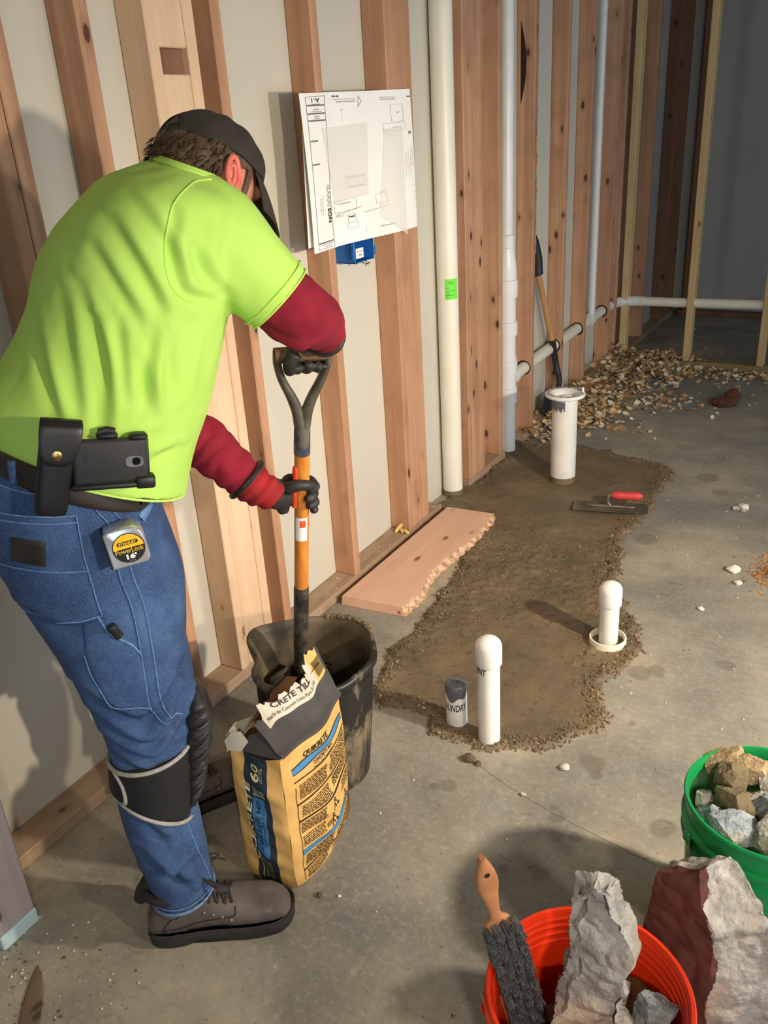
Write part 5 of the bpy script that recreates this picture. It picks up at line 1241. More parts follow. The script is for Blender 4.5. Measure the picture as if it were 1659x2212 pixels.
for dz, rr in ((.002, .0042), (.0065, .0036)): g.add(*tube([c_ + cn_ * dz + u_ * math.cos(a) * (1.0 - dz * 14) + w_ * math.sin(a) * (1.0 - dz * 14) for a in np.linspace(0, 2 * math.pi, 49)], rr, 8, False))
g.build('collar', m_tee, tee)

# long red sleeves under the t-shirt
k = N('red_knit'); v = k.coord('Object'); k.base(k.ramp(k.noise(v, 12, 3), [(.3, lin((122, 8, 34))), (.7, lin((142, 14, 42)))])); k.rough(.9); k.bump(k.noise(v, 700, 2), .2, .0008); m_red = k.m
vr, fr_, nr = blob([limb([(-.925, 1.150, 1.36), (-.897, 1.178, 1.318), (-.886, 1.206, 1.290), (-.896, 1.260, 1.270), (-.928, 1.335, 1.234), RWR], [.054, .058, .057, .050, .039, .031], 26), ellipsoid((-.868, 1.196, 1.272), ((.030, .015, 0), (0, .036, .01), (0, 0, .036)))], .0045, 4)
ax_ = nrm(RWR - REL); vr = vr + nr * (.0030 * np.sin(vr @ ax_ * 130 + 3 * fbm(vr, 14, 2, 3)) * (.4 + .6 * np.clip((vr @ VD + .2), 0, 1)) + .003 * fbm(vr, 26, 3, 8))[:, None]
s1 = obj('long_sleeve', vr, fr_, m_red, man)
vr, fr_, nr = blob([limb([LEL * .7 + LSH * .3, LEL, (LEL * .55 + LWR * .45), LWR + nrm(LEL - LWR) * .02], [.052, .054, .052, .041], 26)], .0045, 4)
ax_ = nrm(LWR - LEL); vr = vr + nr * (.0048 * np.abs(np.sin(vr @ ax_ * 105 + 2.6 * fbm(vr, 12, 2, 5))) + .0025 * fbm(vr, 26, 3, 8))[:, None]
s2 = obj('long_sleeve', vr, fr_, m_red, man)

# gloves
m_glove = simple('glove_black', (48, 46, 44), (34, 33, 32), 30, .6, bump=.4, bscale=140)
m_gred = simple('glove_red', (160, 20, 28), (128, 16, 22), 30, .85, bump=.4, bscale=160)
m_gor = simple('glove_orange', (222, 78, 34), (200, 62, 26), 30, .6)
def grip_hand(name, c, axis, palm, wrist, sense, R0, thumb_up=1, spread=.021, wrap=250):
    """a gloved hand closed round a bar: palm, four unequal curled fingers, thumb the other way round"""
    axis = nrm(axis); palm = nrm(V(*palm) - axis * (V(*palm) @ axis)); tang = np.cross(axis, palm) * sense; rf = .0108
    pal = lambda al, ang, r: c + axis * al + (palm * math.cos(ang) + tang * math.sin(ang)) * r
    pieces = []
    for i in range(4):
        al = (1.5 - i) * spread; w_ = wrap * (1.0, 1.06, 1.0, .86)[i]; r_ = rf * (1, 1.03, 1, .88)[i]
        path = [pal(al * .85, math.radians(-35), R0 + .024), pal(al, math.radians(20), R0 + .022)] + [pal(al, math.radians(x), R0 + r_ * .9 + (.004 if abs(x - 95) < 8 or abs(x - 175) < 8 else 0)) for x in np.linspace(55, w_, 8)]
        pieces.append(limb(path, [r_ * 1.12] * 2 + [r_ * 1.05] * 4 + [r_] * 3 + [r_ * .75], 12))
    base = pal(spread * 1.9 * thumb_up, math.radians(-55), R0 + .026)
    pieces.append(limb([base, pal(spread * 2.5 * thumb_up, math.radians(-85), R0 + .018), pal(spread * 2.4 * thumb_up, math.radians(-125), R0 + .013), pal(spread * 2.0 * thumb_up, math.radians(-165), R0 + .012)], [.0155, .0135, .0125, .009], 12))
    pc = pal(0, math.radians(-12), R0 + .024); px = tang * .6 + palm * .1
    pieces.append(ellipsoid(pc, (axis * .046, nrm(tang) * .036, palm * .018)))
    pieces.append(limb([wrist, (wrist + pc) / 2 + palm * .006, pc], [.034, .036, .034], 18))
    v, f, n_ = blob(pieces, .0032, 2); return v, f, n_
DR = V(-1.018, 1.402, 1.160) - gx_ * .006
vg, fg, ng = grip_hand('glove', DR, gx_, (.30, -.05, 1), RWR, 1, .0168)
vg2, fg2, ng2 = None, None, None
g1 = obj('glove', vg, fg, m_glove, man)
wd_ = nrm(DR - RWR); g = G(); wx_, wy_, _ = frame(nrm(REL - RWR)); el_ = nrm(REL - RWR)
g.add(*loft([(RWR + el_ * t, wx_ * r, wy_ * r) for t, r in ((-.034, .030), (-.012, .033), (.012, .0345), (.030, .036))], 24, 4)); cf = g.build('cuff', m_gred, g1)
g = G(); g.add(*tube([RWR + el_ * .014 + (wx_ * math.cos(a) + wy_ * math.sin(a)) * .0365 for a in np.linspace(0, 2 * math.pi, 33)], .0055, 8, False)); g.build('strap', m_black, g1)
LC = at_s(.40); vg, fg, ng = grip_hand('glove', LC, -sa, (-.72, -.25, 0), LWR, -1, .0175, 1, .0215, 225)
g2_ = obj('glove', vg, fg, m_glove, man)
el_ = nrm(LEL - LWR); wx_, wy_, _ = frame(el_); g = G()
secs = [(LWR - el_ * .062 + V(0, 0, .012), .030), (LWR - el_ * .040 + V(0, 0, .010), .036), (LWR - el_ * .02 + V(0, 0, .004), .040), (LWR, .042), (LWR + el_ * .022, .045)]
v_, f_ = loft([(p, wx_ * r, wy_ * r) for p, r in secs], 28, 6); v_ = np.array(v_); v_ = v_ + np.array([nrm(p - LWR) * .0022 * math.sin((p @ el_) * 260) for p in v_])
g.add(v_, f_); g.build('cuff', m_gred, g2_)
g = G(); g.add(*tube([LWR + el_ * .024 + (wx_ * math.cos(a) + wy_ * math.sin(a)) * .0475 for a in np.linspace(0, 2 * math.pi, 33)], .0065, 8, False)); g.build('strap', m_black, g2_)
g = G()
cd = nrm(V(.30, -.93, .0)); sd_ = np.cross(cd, sa)
for t0, t1, off in ((.372, .420, .032), (.30, .345, .026)):
    pp = [at_s(t) - V(.012, -.004, 0) + cd * off for t in (t0, t1)]; g.add(*loft([(pp[0], sd_ * .0055, cd * .004), ((pp[0] + pp[1]) / 2, sd_ * .0065, cd * .004), (pp[1], sd_ * .0055, cd * .004)], 12, 3))
g.build('finger_guard', m_gor, g2_)

# jeans
JF = [[(-1.147, .791, .686), (-1.088, .863, .616), (-1.028, .934, .670)], [(-1.140, .800, .621), (-1.083, .868, .560), (-1.027, .936, .628)], [(-1.133, .808, .565), (-1.081, .871, .526), (-1.038, .923, .569)], [(-1.130, .812, .531), (-1.090, .860, .498), (-1.047, .911, .530)],
      [(-1.031, .931, .692), (-1.019, .945, .646), (-1.043, .916, .626)], [(-1.113, .832, .385), (-1.091, .859, .323)], [(-1.113, .832, .226), (-1.058, .898, .240)], [(-1.123, .820, .295), (-1.075, .878, .187)], [(-1.178, .754, .862), (-1.139, .801, .828), (-1.108, .838, .843)]]
k = N('denim'); v = k.coord('Object'); wv = k.noise(k.coord('Object', (900, 900, 260)), 1, 2)
col = k.ramp(k.noise(v, 7, 5, .65), [(.28, lin((26, 46, 82))), (.5, lin((40, 68, 112))), (.75, lin((70, 100, 142)))])
col = k.mix(k.step(wv, .45, .75, 0, .25), col, lin((140, 170, 206))); col = k.mix(k.step(k.noise(v, 16, 4, .6), .62, .72, 0, .35), col, lin((104, 112, 104)))
k.base(col); k.rough(.88); k.bump(wv, .25, .0008); m_den = k.m
m_dens = simple('denim_seam', (112, 148, 190), (70, 108, 158), 120, .9); m_dend = simple('denim_dark', (30, 52, 92), (38, 62, 104), 60, .9)
vj_, fj, nj = blob([loft(PELVIS, 48, 5), loft(RLEG + [((-1.1180, .9042, .1152), (.0423, .0509, .0070), (-.0600, .0515, -.0119))], 40, 6), limb([(-1.305, 1.0, .93), LHIP, (-1.345, 1.09, .68), LKN, (-1.37, 1.16, .28), LAN + V(0, 0, .03)], [.125, .122, .095, .082, .075, .072], 28)], .0055, 4)
vj_ = vj_ + nj * (.003 * fbm(vj_, 8, 3, 2))[:, None]; vj_ = folds(vj_, nj, JF, .0150, .012)
jn = obj('jeans', vj_, fj, m_den, man); bv_j = BVHTree.FromPolygons([tuple(p) for p in vj_], fj)
SEAM1 = [(-1.086, .864, 1.074), (-1.082, .869, 1.036), (-1.073, .880, .999), (-1.074, .880, .916), (-1.068, .887, .845), (-1.068, .886, .749), (-1.070, .884, .649), (-1.064, .892, .614), (-1.049, .909, .596)]
SEAM2 = [(-1.050, .876, .395), (-1.049, .878, .325), (-1.041, .887, .240), (-1.036, .893, .179), (-1.035, .896, .125)]
def band(name, bv, pts, half, thick, m, parent, nsub=8):
    sp = [onto(bv, p, thick) for p in smooth_path(pts, nsub)]; v = []; n_ = len(sp)
    for i, p in enumerate(sp):
        t = nrm(sp[min(i + 1, n_ - 1)] - sp[max(i - 1, 0)]); w_ = nrm(np.cross(t, VD)) * half
        v += [onto(bv, p - w_, .0006), p - w_ * .75, p + w_ * .75, onto(bv, p + w_, .0006)]
    f = [(4 * i + j, 4 * i + j + 1, 4 * i + j + 5, 4 * i + j + 4) for i in range(n_ - 1) for j in range(3)]
    return obj(name, v, f, m, parent)
sm1 = band('side_seam', bv_j, SEAM1, .0085, .003, m_den, jn); seam('stitching', bv_j, [(p[0] + .009, p[1] + .011, p[2]) for p in SEAM1], .0013, m_dens, sm1, off=.001); seam('stitching', bv_j, [(p[0] - .004, p[1] - .005, p[2]) for p in SEAM1], .0011, m_dens, sm1, off=.003)
sm2 = band('side_seam', bv_j, SEAM2, .008, .003, m_den, jn); seam('stitching', bv_j, [(p[0] + .006, p[1] + .007, p[2]) for p in SEAM2], .0013, m_dens, sm2, off=.0025)
def patch_on(name, bv, rows, thick, m, parent, nx=18, per=5):
    L2 = [V(*a) for a, b in rows]; R2 = [V(*b) for a, b in rows]; k_ = (len(rows) - 1) * per + 1; v = []
    for j in range(k_):
        t = j / per; i0 = min(int(t), len(rows) - 2); q_ = t - i0; a = L2[i0] * (1 - q_) + L2[i0 + 1] * q_; b = R2[i0] * (1 - q_) + R2[i0 + 1] * q_
        for i in range(nx + 1):
            u = i / nx; edge_ = min(u, 1 - u) * nx < .5 or j in (0, k_ - 1); v.append(onto(bv, a * (1 - u) + b * u, .0004 if edge_ else thick))
    f = [(j * (nx + 1) + i, j * (nx + 1) + i + 1, (j + 1) * (nx + 1) + i + 1, (j + 1) * (nx + 1) + i) for j in range(k_ - 1) for i in range(nx)]
    return obj(name, v, f, m, parent)
PK = [((-1.187, .728, 1.056), (-1.099, .834, 1.039)), ((-1.195, .718, .990), (-1.100, .832, .964)), ((-1.199, .713, .915), (-1.097, .836, .874)), ((-1.192, .722, .872), (-1.097, .836, .854)), ((-1.180, .735, .854), (-1.129, .798, .851))]
pk = patch_on('back_pocket', bv_j, PK, .0035, m_den, jn)
seam('stitching', bv_j, [b for a, b in PK], .0012, m_dens, pk, off=.003); seam('stitching', bv_j, [PK[0][0], PK[0][1]], .0014, m_dens, pk, off=.0035); seam('stitching', bv_j, [(p[0], p[1], p[2] - .012) for p in PK[0]], .0012, m_dens, pk, off=.004); seam('stitching', bv_j, [(-1.197, .716, .955), (-1.098, .835, .935)], .0012, m_dens, pk, off=.004); seam('stitching', bv_j, [PK[4][0], PK[4][1], PK[3][1]], .0012, m_dens, pk, off=.003)
patch_on('leather_patch', bv_j, [((-1.166, .753, 1.017), (-1.130, .796, 1.007)), ((-1.173, .744, .963), (-1.137, .787, .950))], .0062, simple('dark_leather', (44, 38, 34), (36, 31, 28), 40, .6), jn, 10, 8)
LP = [((-1.124, .819, .835), (-1.110, .836, .848)), ((-1.130, .812, .776), (-1.075, .878, .777)), ((-1.127, .815, .726), (-1.070, .884, .730)), ((-1.118, .826, .672), (-1.071, .882, .660)), ((-1.109, .836, .658), (-1.073, .881, .645))]
lpk = patch_on('leg_pocket', bv_j, LP, .0032, m_den, jn); seam('stitching', bv_j, [(-1.108, .838, .855), (-1.098, .848, .815), (-1.080, .870, .785), (-1.072, .880, .760)], .0022, m_dens, lpk, off=.003); seam('stitching', bv_j, [LP[3][0], LP[4][0], LP[4][1]], .0012, m_dens, lpk, off=.003); seam('stitching', bv_j, [a for a, b in LP[1:4]], .001, m_dens, lpk, off=.003)
fp = [(-1.052, .905, 1.062), (-1.030, .932, 1.059), (-1.022, .941, 1.033), (-1.030, .932, 1.006), (-1.044, .915, .989)]
band('front_pocket', bv_j, fp, .008, .004, m_dens, jn)
seam('waist_stitching', bv_j, [(-1.164, .755, 1.096), (-1.122, .806, 1.079), (-1.077, .859, 1.073), (-1.031, .915, 1.067), (-1.011, .939, 1.053)], .0016, m_dens, jn, off=.001)
hc_, hu, hv = [np.array(x) for x in ((-1.1180, .9042, .1152), (.0423, .0509, .0070), (-.0600, .0515, -.0119))]
g = G()
for dz, rr in ((.001, .003), (.014, .0012)): g.add(*tube([hc_ + V(0, 0, dz) + hu * math.cos(a) * 1.0 + hv * math.sin(a) * 1.0 for a in np.linspace(0, 2 * math.pi, 49)], rr, 8, False))
g.build('leg_hem', m_dens, jn)
c_, u_, w_ = [np.array(x) for x in PELVIS[0]]
g = G(); dn = V(0, 0, -.036)
g.add(*loft([(c_ + V(0, 0, .012), u_ * 1.02, w_ * 1.03), (c_ + V(0, 0, .006), u_ * 1.045, w_ * 1.05), (c_ + dn * .7, u_ * 1.055, w_ * 1.06), (c_ + dn, u_ * 1.03, w_ * 1.04)], 64, 3)); blt = g.build('belt', simple('belt_leather', (46, 36, 31), (38, 30, 26), 40, .55), man)
bv_b = BVHTree.FromPolygons(g.v, g.f)
for p0, p1 in (((-1.145, .777, 1.145), (-1.150, .772, 1.085)), ((-1.036, .909, 1.085), (-1.040, .905, 1.035))):
    band('belt_loop', bv_b, [p0, ((V(*p0) + V(*p1)) / 2), p1], .006, .004, m_den, jn, 4)

# boots
m_suede = simple('boot_suede', (100, 90, 86), (76, 68, 65), 16, .85, bump=.3, bscale=120, spots=(134, 118, 108), spot_t=.66, spot_s=10)
m_sole = simple('boot_sole', (42, 40, 40), (32, 31, 31), 40, .7); m_lace = simple('boot_lace', (54, 42, 38), (38, 30, 28), 90, .8); m_collar = simple('boot_collar', (40, 34, 32), (30, 26, 25), 40, .7)
def boot(hb, te, ank, ph):
    hb, te = V(*hb), V(*te); a = nrm(te - hb); s_ = V(a[1], -a[0], 0); L3 = np.linalg.norm(te - hb); up = V(0, 0, 1)
    P3_ = lambda x, z, y=0: hb + a * (x * L3) + up * z + s_ * y
    hwid = lambda x: np.interp(x, [0, .04, .15, .35, .5, .7, .85, .95, 1], [.014, .028, .036, .036, .040, .050, .048, .036, .016])
    ht = lambda x: np.interp(x, [0, .05, .15, .30, .42, .55, .70, .85, .95, 1], [.055, .10, .125, .130, .118, .098, .084, .076, .058, .030])
    xs = np.array([0, .02, .05, .1, .18, .27, .36, .45, .54, .63, .72, .80, .87, .93, .97, 1])
    pcs = [loft([(P3_(x, .022 + (ht(x) - .022) / 2), s_ * hwid(x), up * (ht(x) - .022) / 2 * 1.02) for x in xs], 32, 3, True, 2.4),
           limb([P3_(.22, .09), P3_(.215, .14), ank], [.046, .047, .047], 24)]
    v, f, n_ = blob(pcs, .0045, 3); v = v + n_ * (.0012 * fbm(v, 22, 3, 4))[:, None]; o = obj('boot', v, f, m_suede, man)
    bvb = BVHTree.FromPolygons([tuple(p) for p in v], f)
    def outline(grow):
        h_ = [(x, hwid(x)) for x in (0, .02, .06, .14, .24, .35, .46, .56, .66, .75, .83)] + [(.83 + .17 * math.sin(t) + grow * 1.2 * math.sin(t), .0485 * math.cos(t)) for t in np.linspace(.25, 1.45, 8)]
        return [P3_(x, 0, y + grow * (.3 + .7 * min(1, y / .03))) for x, y in h_] + [P3_(x, 0, -y - grow * (.3 + .7 * min(1, y / .03))) for x, y in h_[::-1]]
    g = G(); ot = outline(.006); n = len(ot); v = []
    for z, gr in ((.0, .002), (.006, .005), (.018, .0065), (.024, .0065), (.032, .004), (.034, .0)):
        v += [p + V(0, 0, z) + (.012 * V(0, 0, 1) * (1 if False else 0)) for p in outline(gr)]
    f = [(i * n + j, i * n + (j + 1) % n, (i + 1) * n + (j + 1) % n, (i + 1) * n + j) for i in range(5) for j in range(n)] + [tuple(range(n))[::-1]]
    # raised arch and toe spring
    v = np.array(v); xx = ((v - hb) @ a) / L3; low = v[:, 2] < .012
    v[:, 2] += np.where(low, .012 * np.exp(-((xx - .36) / .06) ** 2), 0) + .010 * np.clip((xx - .82) / .18, 0, 1) ** 2
    g.add(v, f); so_ = g.build('sole', m_sole, o)
    g = G(); q_ = outline(.0055); g.add(*tube([p + V(0, 0, .030 + .010 * max(0, (((p - hb) @ a) / L3 - .82) / .18) ** 2) for p in q_ + q_[:1]], .0026, 8, False)); g.build('welt', m_sole, o)
    g = G(); nr_ = lambda x, z: onto(bvb, P3_(x, z, .2), .001, -s_, .0)
    top = lambda x, y: V(*(bvb.ray_cast(Vector(P3_(x, .4, y)), Vector((0, 0, -1)))[0] or P3_(x, .1, y))) + V(0, 0, .0025)
    for i in range(5):
        x = .34 + i * .052; g.add(*tube(smooth_path([top(x, .030), top(x + .01, .015) + V(0, 0, .003), top(x + .03, -.005) + V(0, 0, .004), top(x + .045, -.026)], 4), .0028, 8)); g.add(*tube(smooth_path([top(x, -.030), top(x + .01, -.015) + V(0, 0, .004), top(x + .03, .008) + V(0, 0, .005), top(x + .045, .028)], 4), .0028, 8))
    for sg in (1, -1):
        c0_ = top(.37, .006 * sg) + V(0, 0, .008); g.add(*tube(smooth_path([c0_, c0_ + s_ * .028 * sg + a * .022 + V(0, 0, .010), c0_ + s_ * .042 * sg + a * .05 - V(0, 0, .004), c0_ + s_ * .02 * sg + a * .03 - V(0, 0, .002), c0_], 5), .0026, 8))
        g.add(*tube(smooth_path([c0_, c0_ + s_ * .03 * sg + a * .03, c0_ + s_ * .046 * sg + a * .062 - V(0, 0, .028)], 5), .0024, 8))
    g.build('lace', m_lace, o)
    g = G(); g.add(*limb([top(.30, 0) + V(0, 0, .012), top(.40, 0) + V(0, 0, .001), top(.56, 0) - V(0, 0, .002)], [.016, .018, .012], 12)); g.build('tongue', m_collar, o)
    g = G()
    for i in range(4):
        p = onto(bvb, P3_(.40 + i * .058, .085 - i * .009, .12), .001, -s_, 0); g.add(*ellipsoid(p, (a * .004, s_ * .002, up * .004), 10, 6))
    ey_ = g.build('eyelet', m_steel, o)
    g = G(); g.add(*limb([P3_(-.02, .118), P3_(.05, .150), P3_(.20, .168)], [.014, .019, .016], 14)); g.add(*tube([P3_(.19, .150) + s_ * .050 * math.cos(t) + a * .052 * math.sin(t) for t in np.linspace(0, 6.283, 33)], .010, 10, False)); g.build('boot_collar', m_collar, o)
    g = G(); pt = [onto(bvb, P3_(x, z, .12), .0012, -s_, 0) for x, z in smooth2([(.10, .045), (.24, .052), (.36, .062), (.52, .066), (.60, .070), (.61, .085)])]; g.add(*tube(pt, .0013, 6))
    pt = [onto(bvb, P3_(x, z, .12), .0012, -s_, 0) for x, z in smooth2([(.10, .045), (.16, .075), (.27, .105), (.33, .118)])]; g.add(*tube(pt, .0013, 6)); g.build('stitch_line', m_collar, o)
    g = G(); pr = lambda x, z: onto(bvb, P3_(x, z, .12), .0022, -s_, 0); put_rect(g, pr, .13, .036, .27, .050, 0, 8, 3); lb_ = g.build('boot_label', simple('boot_tag', (96, 84, 76), (82, 72, 66), 60, .8), o)
    g = G(); pr2 = lambda x, z: onto(bvb, P3_(x, z, .12), .0028, -s_, 0)
    for x0, z0, x1, z1 in ((.13, .036, .27, .036), (.13, .050, .27, .050), (.13, .036, .13, .050), (.27, .036, .27, .050)): put_line(g, pr2, x0, z0, x1, z1, .0018 if z0 == z1 else .006, 0, 6)
    return o
def smooth2(p): return [(q_[0], q_[1]) for q_ in smooth_path([(x, y, 0) for x, y in p], 6)]
boot((-1.176, .842, 0), (-.936, 1.040, 0), (-1.1179, .9044, .17), 0)
boot((-1.400, 1.085, 0), (-1.290, 1.350, 0), LAN + V(0, 0, .04), 1)

# knee pad
m_pad = simple('kneepad_rubber', (44, 43, 42), (32, 31, 31), 30, .5, bump=.3, bscale=90, spots=(110, 106, 100), spot_t=.66, spot_s=40); m_neo = simple('neoprene', (20, 20, 21), (26, 26, 27), 40, .8); m_trim = simple('grey_trim', (170, 168, 160), (146, 144, 138), 120, .9)
FR = [(-1.056, .979, .623), (-1.047, .989, .580), (-1.050, .986, .520), (-1.061, .973, .451), (-1.072, .959, .392), (-1.088, .940, .350)]; BK = [(-1.065, .969, .618), (-1.075, .956, .577), (-1.084, .945, .503), (-1.090, .938, .437), (-1.093, .934, .385), (-1.094, .933, .353)]
kp = obj('knee_strap', *loft(scaled(STRAP, 1.085, 1.06), 48, 6), m_neo, man)
secs = []
for i, (a, b) in enumerate(zip(smooth_path(FR, 6), smooth_path(BK, 6))):
    rib = 1 + .05 * math.sin(i * 1.9); u_ = (a - b) / 2; secs.append(((a + b) / 2 + u_ * .15, u_ * rib * 1.15, VD * (.056 * min(1, .45 + i * .2) * min(1, .5 + (30 - i) * .14)) * rib))
kc = obj('knee_cap', *loft(secs, 28, 2, True, 2.6), m_pad, kp)
g = G()
for i in range(9):
    c_, u_, w_ = secs[6 + i * 2 if 6 + i * 2 < len(secs) else -1]; g.add(*tube([c_ + u_ * 1.03 * math.cos(t) + w_ * 1.03 * math.sin(t) + V(0, 0, .006 * math.sin(t)) for t in np.linspace(-2.2, 2.2, 16)], [.0015] + [.0036] * 14 + [.0015], 8))
g.build('rib', m_pad, kc)
for k_ in (0, 2):
    c_, u_, w_ = scaled(STRAP, 1.085, 1.06)[k_]; c_ = np.array(c_); g = G(); g.add(*tube([c_ + u_ * math.cos(t) + w_ * math.sin(t) for t in np.linspace(0, 2 * math.pi, 49)], .0042, 8, False)); g.build('trim', m_trim, kp)
c_, u_, w_ = [np.array(x) for x in scaled(STRAP, 1.085, 1.06)[1]]
g = G(); c0_, u0_, w0_ = [np.array(x) for x in scaled(STRAP, 1.09, 1.07)[0]]; c2_, u2_, w2_ = [np.array(x) for x in scaled(STRAP, 1.09, 1.07)[2]]; an = math.radians(180 + 38)
g.add(*tube(smooth_path([cc_ + uu_ * math.cos(an + da) + ww_ * math.sin(an + da) for cc_, uu_, ww_, da in ((c0_, u0_, w0_, -.15), ((c0_ + c_) / 2, (u0_ + u_) / 2, (w0_ + w_) / 2, .12), (c_, u_ * 1.005, w_ * 1.005, .18), ((c2_ + c_) / 2, (u2_ + u_) / 2, (w2_ + w_) / 2, .05), (c2_, u2_, w2_, -.15))], 6), .0042, 8)); g.build('trim', m_trim, kp)

# ------------------------------------------------------------------ things on his belt
def frame_from(cx, right, up):
    ex = nrm(V(*right)); ey = V(*up); ey = nrm(ey - ex * (ey @ ex)); ez = np.cross(ex, ey); c_ = V(*cx)
    return (lambda x, y, z: c_ + ex * x + ey * y + ez * z), ex, ey, ez
def rbox(fr, x0, x1, y0, y1, z0, z1, bev): 
    v, f = box(x0, x1, y0, y1, z0, z1, bev); return [fr(*p) for p in v], f
def onto_hip(p, out):
    q_ = onto(bv_j, p, 0); h2 = onto(bv_t, p, 0); return out
# phone in a holster
fr, ex, ey, ez = frame_from((-1.016, .853, 1.128), (.065, .079, -.012), (.006, .008, .076))
ph = thing('phone', tuple(fr(0, 0, 0)), 'black phone in a scuffed case lying sideways in a belt holster', 'phone')
m_case = simple('phone_case', (48, 47, 47), (38, 38, 38), 14, .6, spots=(84, 82, 80), spot_t=.72, spot_s=24)
g = G(); v_, f_ = rbox(fr, -.056, .056, -.0365, .0365, -.009, .008, .0075); g.add(v_, f_); g.build('case', m_case, ph, sharp=60)
g = G(); v_, f_ = loft([(fr(.036, 0, .008), ex * .014, ey * .0095), (fr(.036, 0, .0092), ex * .0135, ey * .009)], 24, 2, True, 3.2); g.add(v_, f_); cmod = g.build('camera_island', m_steel, ph)
g = G(); g.add(*loft([(fr(.0385, 0, .0090), ex * .0062, ey * .0062), (fr(.0385, 0, .0104), ex * .0058, ey * .0058)], 20, 2, True, 3)); g.build('lens', simple('lens_black', (12, 12, 14), rough=.15), cmod)
g = G(); g.add(*loft([(fr(-.036, .0085, .0079), ex * .004, ey * .006), (fr(-.036, .0085, .0084), ex * .004, ey * .006)], 16, 2, True, 3)); g.build('speaker_slot', m_black, ph)
g = G(); g.add(*rbox(fr, -.060, .060, -.044, -.0345, -.013, .010, .003)); g.add(*rbox(fr, .036, .066, -.046, -.026, -.012, .012, .003)); g.add(*rbox(fr, -.060, .060, -.043, .030, -.015, -.0095, .002)); g.add(*rbox(fr, .030, .058, .033, .043, -.012, .011, .004)); g.add(*rbox(fr, -.018, .014, .036, .046, -.016, .006, .004)); g.add(*tube([fr(-.014, .046, -.004), fr(-.002, .049, -.004), fr(.010, .046, -.004)], .006, 10)); g.build('holster', m_black, ph, sharp=60)
# leather sheath
fr, ex, ey, ez = frame_from((-1.071, .795, 1.125), (.030, .037, -.012), (.010, .012, .122))
sh = thing('knife_sheath', tuple(fr(0, 0, 0)), 'black leather belt sheath closed with a brass snap', 'sheath')
m_lea = simple('sheath_leather', (26, 24, 23), (18, 17, 17), 30, .42, bump=.15, bscale=90)
g = G(); g.add(*loft([(fr(-.006, -.072, 0), ex * .016, ez * .006), (fr(-.006, -.066, 0), ex * .024, ez * .013), (fr(-.004, -.02, 0), ex * .026, ez * .015), (fr(0, .03, 0), ex * .028, ez * .014), (fr(.002, .066, -.002), ex * .029, ez * .010), (fr(.002, .074, -.003), ex * .026, ez * .004)], 28, 5, True, 3.2)); bod = g.build('pouch', m_lea, sh)
g = G(); g.add(*loft([(fr(.000, .012, .015), ex * .012, ez * .0025), (fr(.000, .022, .016), ex * .023, ez * .003), (fr(.002, .05, .014), ex * .030, ez * .003), (fr(.003, .072, .009), ex * .031, ez * .004), (fr(.003, .082, -.002), ex * .030, ez * .005)], 24, 5, True, 3)); g.build('flap', m_lea, sh)
g = G(); v_, f_ = lathe((0, 0, 0), [(.008, 0), (.0078, .0018), (.005, .003), (0, .0033)], 20); g.add([fr(-.002 + p[0], .030 + p[1], .0185 + p[2]) for p in v_], f_); g.build('snap', simple('brass', (196, 160, 104), rough=.3, metal=1.0), sh)
# tape measure
fr, ex, ey, ez = frame_from((-1.030, .863, .978), (.040, .047, .006), (-.006, -.004, .074))
tm_ = thing('tape_measure', tuple(fr(0, 0, 0)), 'chrome tape measure with a yellow and black round label clipped on the jeans', 'tape measure')
def dshape(s_): return [(x * s_, y * s_) for x, y in [(-.031, -.034), (.027, -.034), (.032, -.028), (.032, .012), (.029, .024), (.020, .032), (.006, .035), (-.024, .034), (-.031, .028)]]
g = G(); o1 = dshape(1.0); n = len(o1); v = []
for z, s_ in ((-.020, .96), (-.018, 1.0), (.015, 1.0), (.0185, .965), (.020, .91)): v += [fr(x * s_, y * s_, z) for x, y in o1]
g.add(v, [(i * n + j, i * n + (j + 1) % n, (i + 1) * n + (j + 1) % n, (i + 1) * n + j) for i in range(4) for j in range(n)] + [tuple(range(n))[::-1], tuple(range(4 * n, 5 * n))]); g.build('case', m_chrome, tm_, sharp=35)
g = G(); g.add(*rbox(fr, -.034, -.029, -.034, .030, -.019, .013, .001)); g.add(*rbox(fr, -.010, .014, -.018, .030, -.025, -.021, .001)); g.build('belt_clip', m_black, tm_, False)
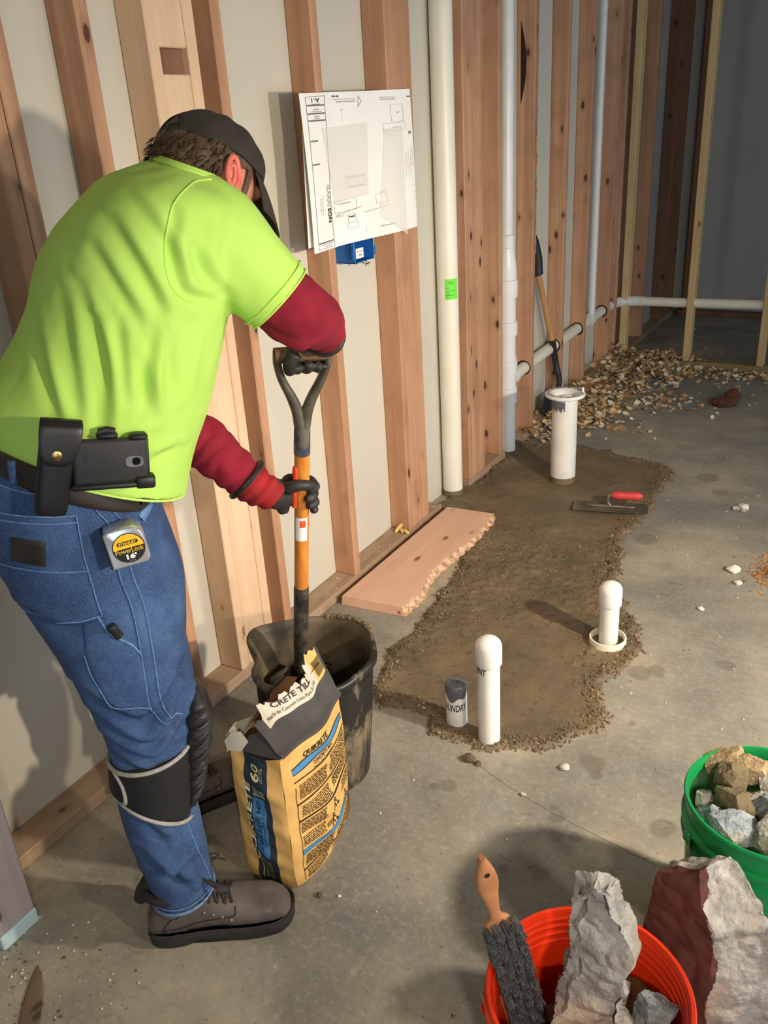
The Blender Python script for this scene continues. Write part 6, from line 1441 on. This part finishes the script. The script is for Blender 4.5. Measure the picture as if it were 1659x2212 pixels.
m_yel = simple('label_yellow', (240, 190, 30), rough=.5)
disc_ = lambda r0, z, a0, a1, n_: [fr(.003 + r0 * math.cos(t), -.001 + r0 * math.sin(t), z) for t in np.linspace(a0, a1, n_)]
g = G(); p_ = disc_(.0262, .0206, 0, 2 * math.pi, 41)[:-1]; g.add(p_, [tuple(range(40))], 0); p_ = disc_(.0246, .0209, .02, math.pi - .02, 24); g.add(p_, [tuple(range(24))], 1); lbl = g.build('round_label', [m_black, m_yel], tm_, False)
g = G(); T1 = lambda x, y: fr(.003 + x, -.001 + y, .0216); T0 = lambda x, y: fr(.003 + x, -.001 + y, .0213); T2 = lambda x, y: fr(.003 + x, -.001 + y, .0218)
v_ = [T0(*q_) for q_ in [(-.0155, .0062), (.0155, .0062), (.0172, .0095), (.0155, .0128), (-.0155, .0128), (-.0172, .0095)]]; g.add(v_, [(0, 1, 2, 3, 4, 5)], 0)
put_text(g, 'STANLEY', T2, 0, .0095, w=.029, h=.0044, bold=.04, m=1); put_text(g, 'PowerLock', T1, 0, -.0035, w=.045, h=.0085, bold=.01, m=1); put_text(g, "16'", T1, .001, -.0145, w=.017, h=.0095, bold=.05, m=2); put_text(g, '.-.', T1, 0, -.0225, w=.010, h=.0014, m=2)
g.build('lettering', [m_ink, m_yel, simple('white_ink', (236, 236, 232), rough=.6)], lbl, False)
# pencil torch in the leg pocket
pn = thing('pocket_torch', (-1.092, .842, .80), 'black pen torch sticking out of the leg pocket of the jeans', 'torch')
p0_ = onto(bv_j, (-1.089, .846, .832), .010); p1_ = onto(bv_j, (-1.074, .864, .775), .006)
g = G(); g.add(*tube([p0_, p0_ + (p1_ - p0_) * .12, p0_ + (p1_ - p0_) * .16, p0_ + (p1_ - p0_) * .42], [.0085, .0092, .0078, .0078], 16)); g.build('barrel', m_black, pn)
g = G(); g.add(*tube([p0_ + (p0_ - p1_) * .02, p0_ + (p0_ - p1_) * .002], [.0070, .0078], 16)); g.build('end_cap', simple('torch_grey', (70, 74, 80), rough=.35, metal=.6), pn)
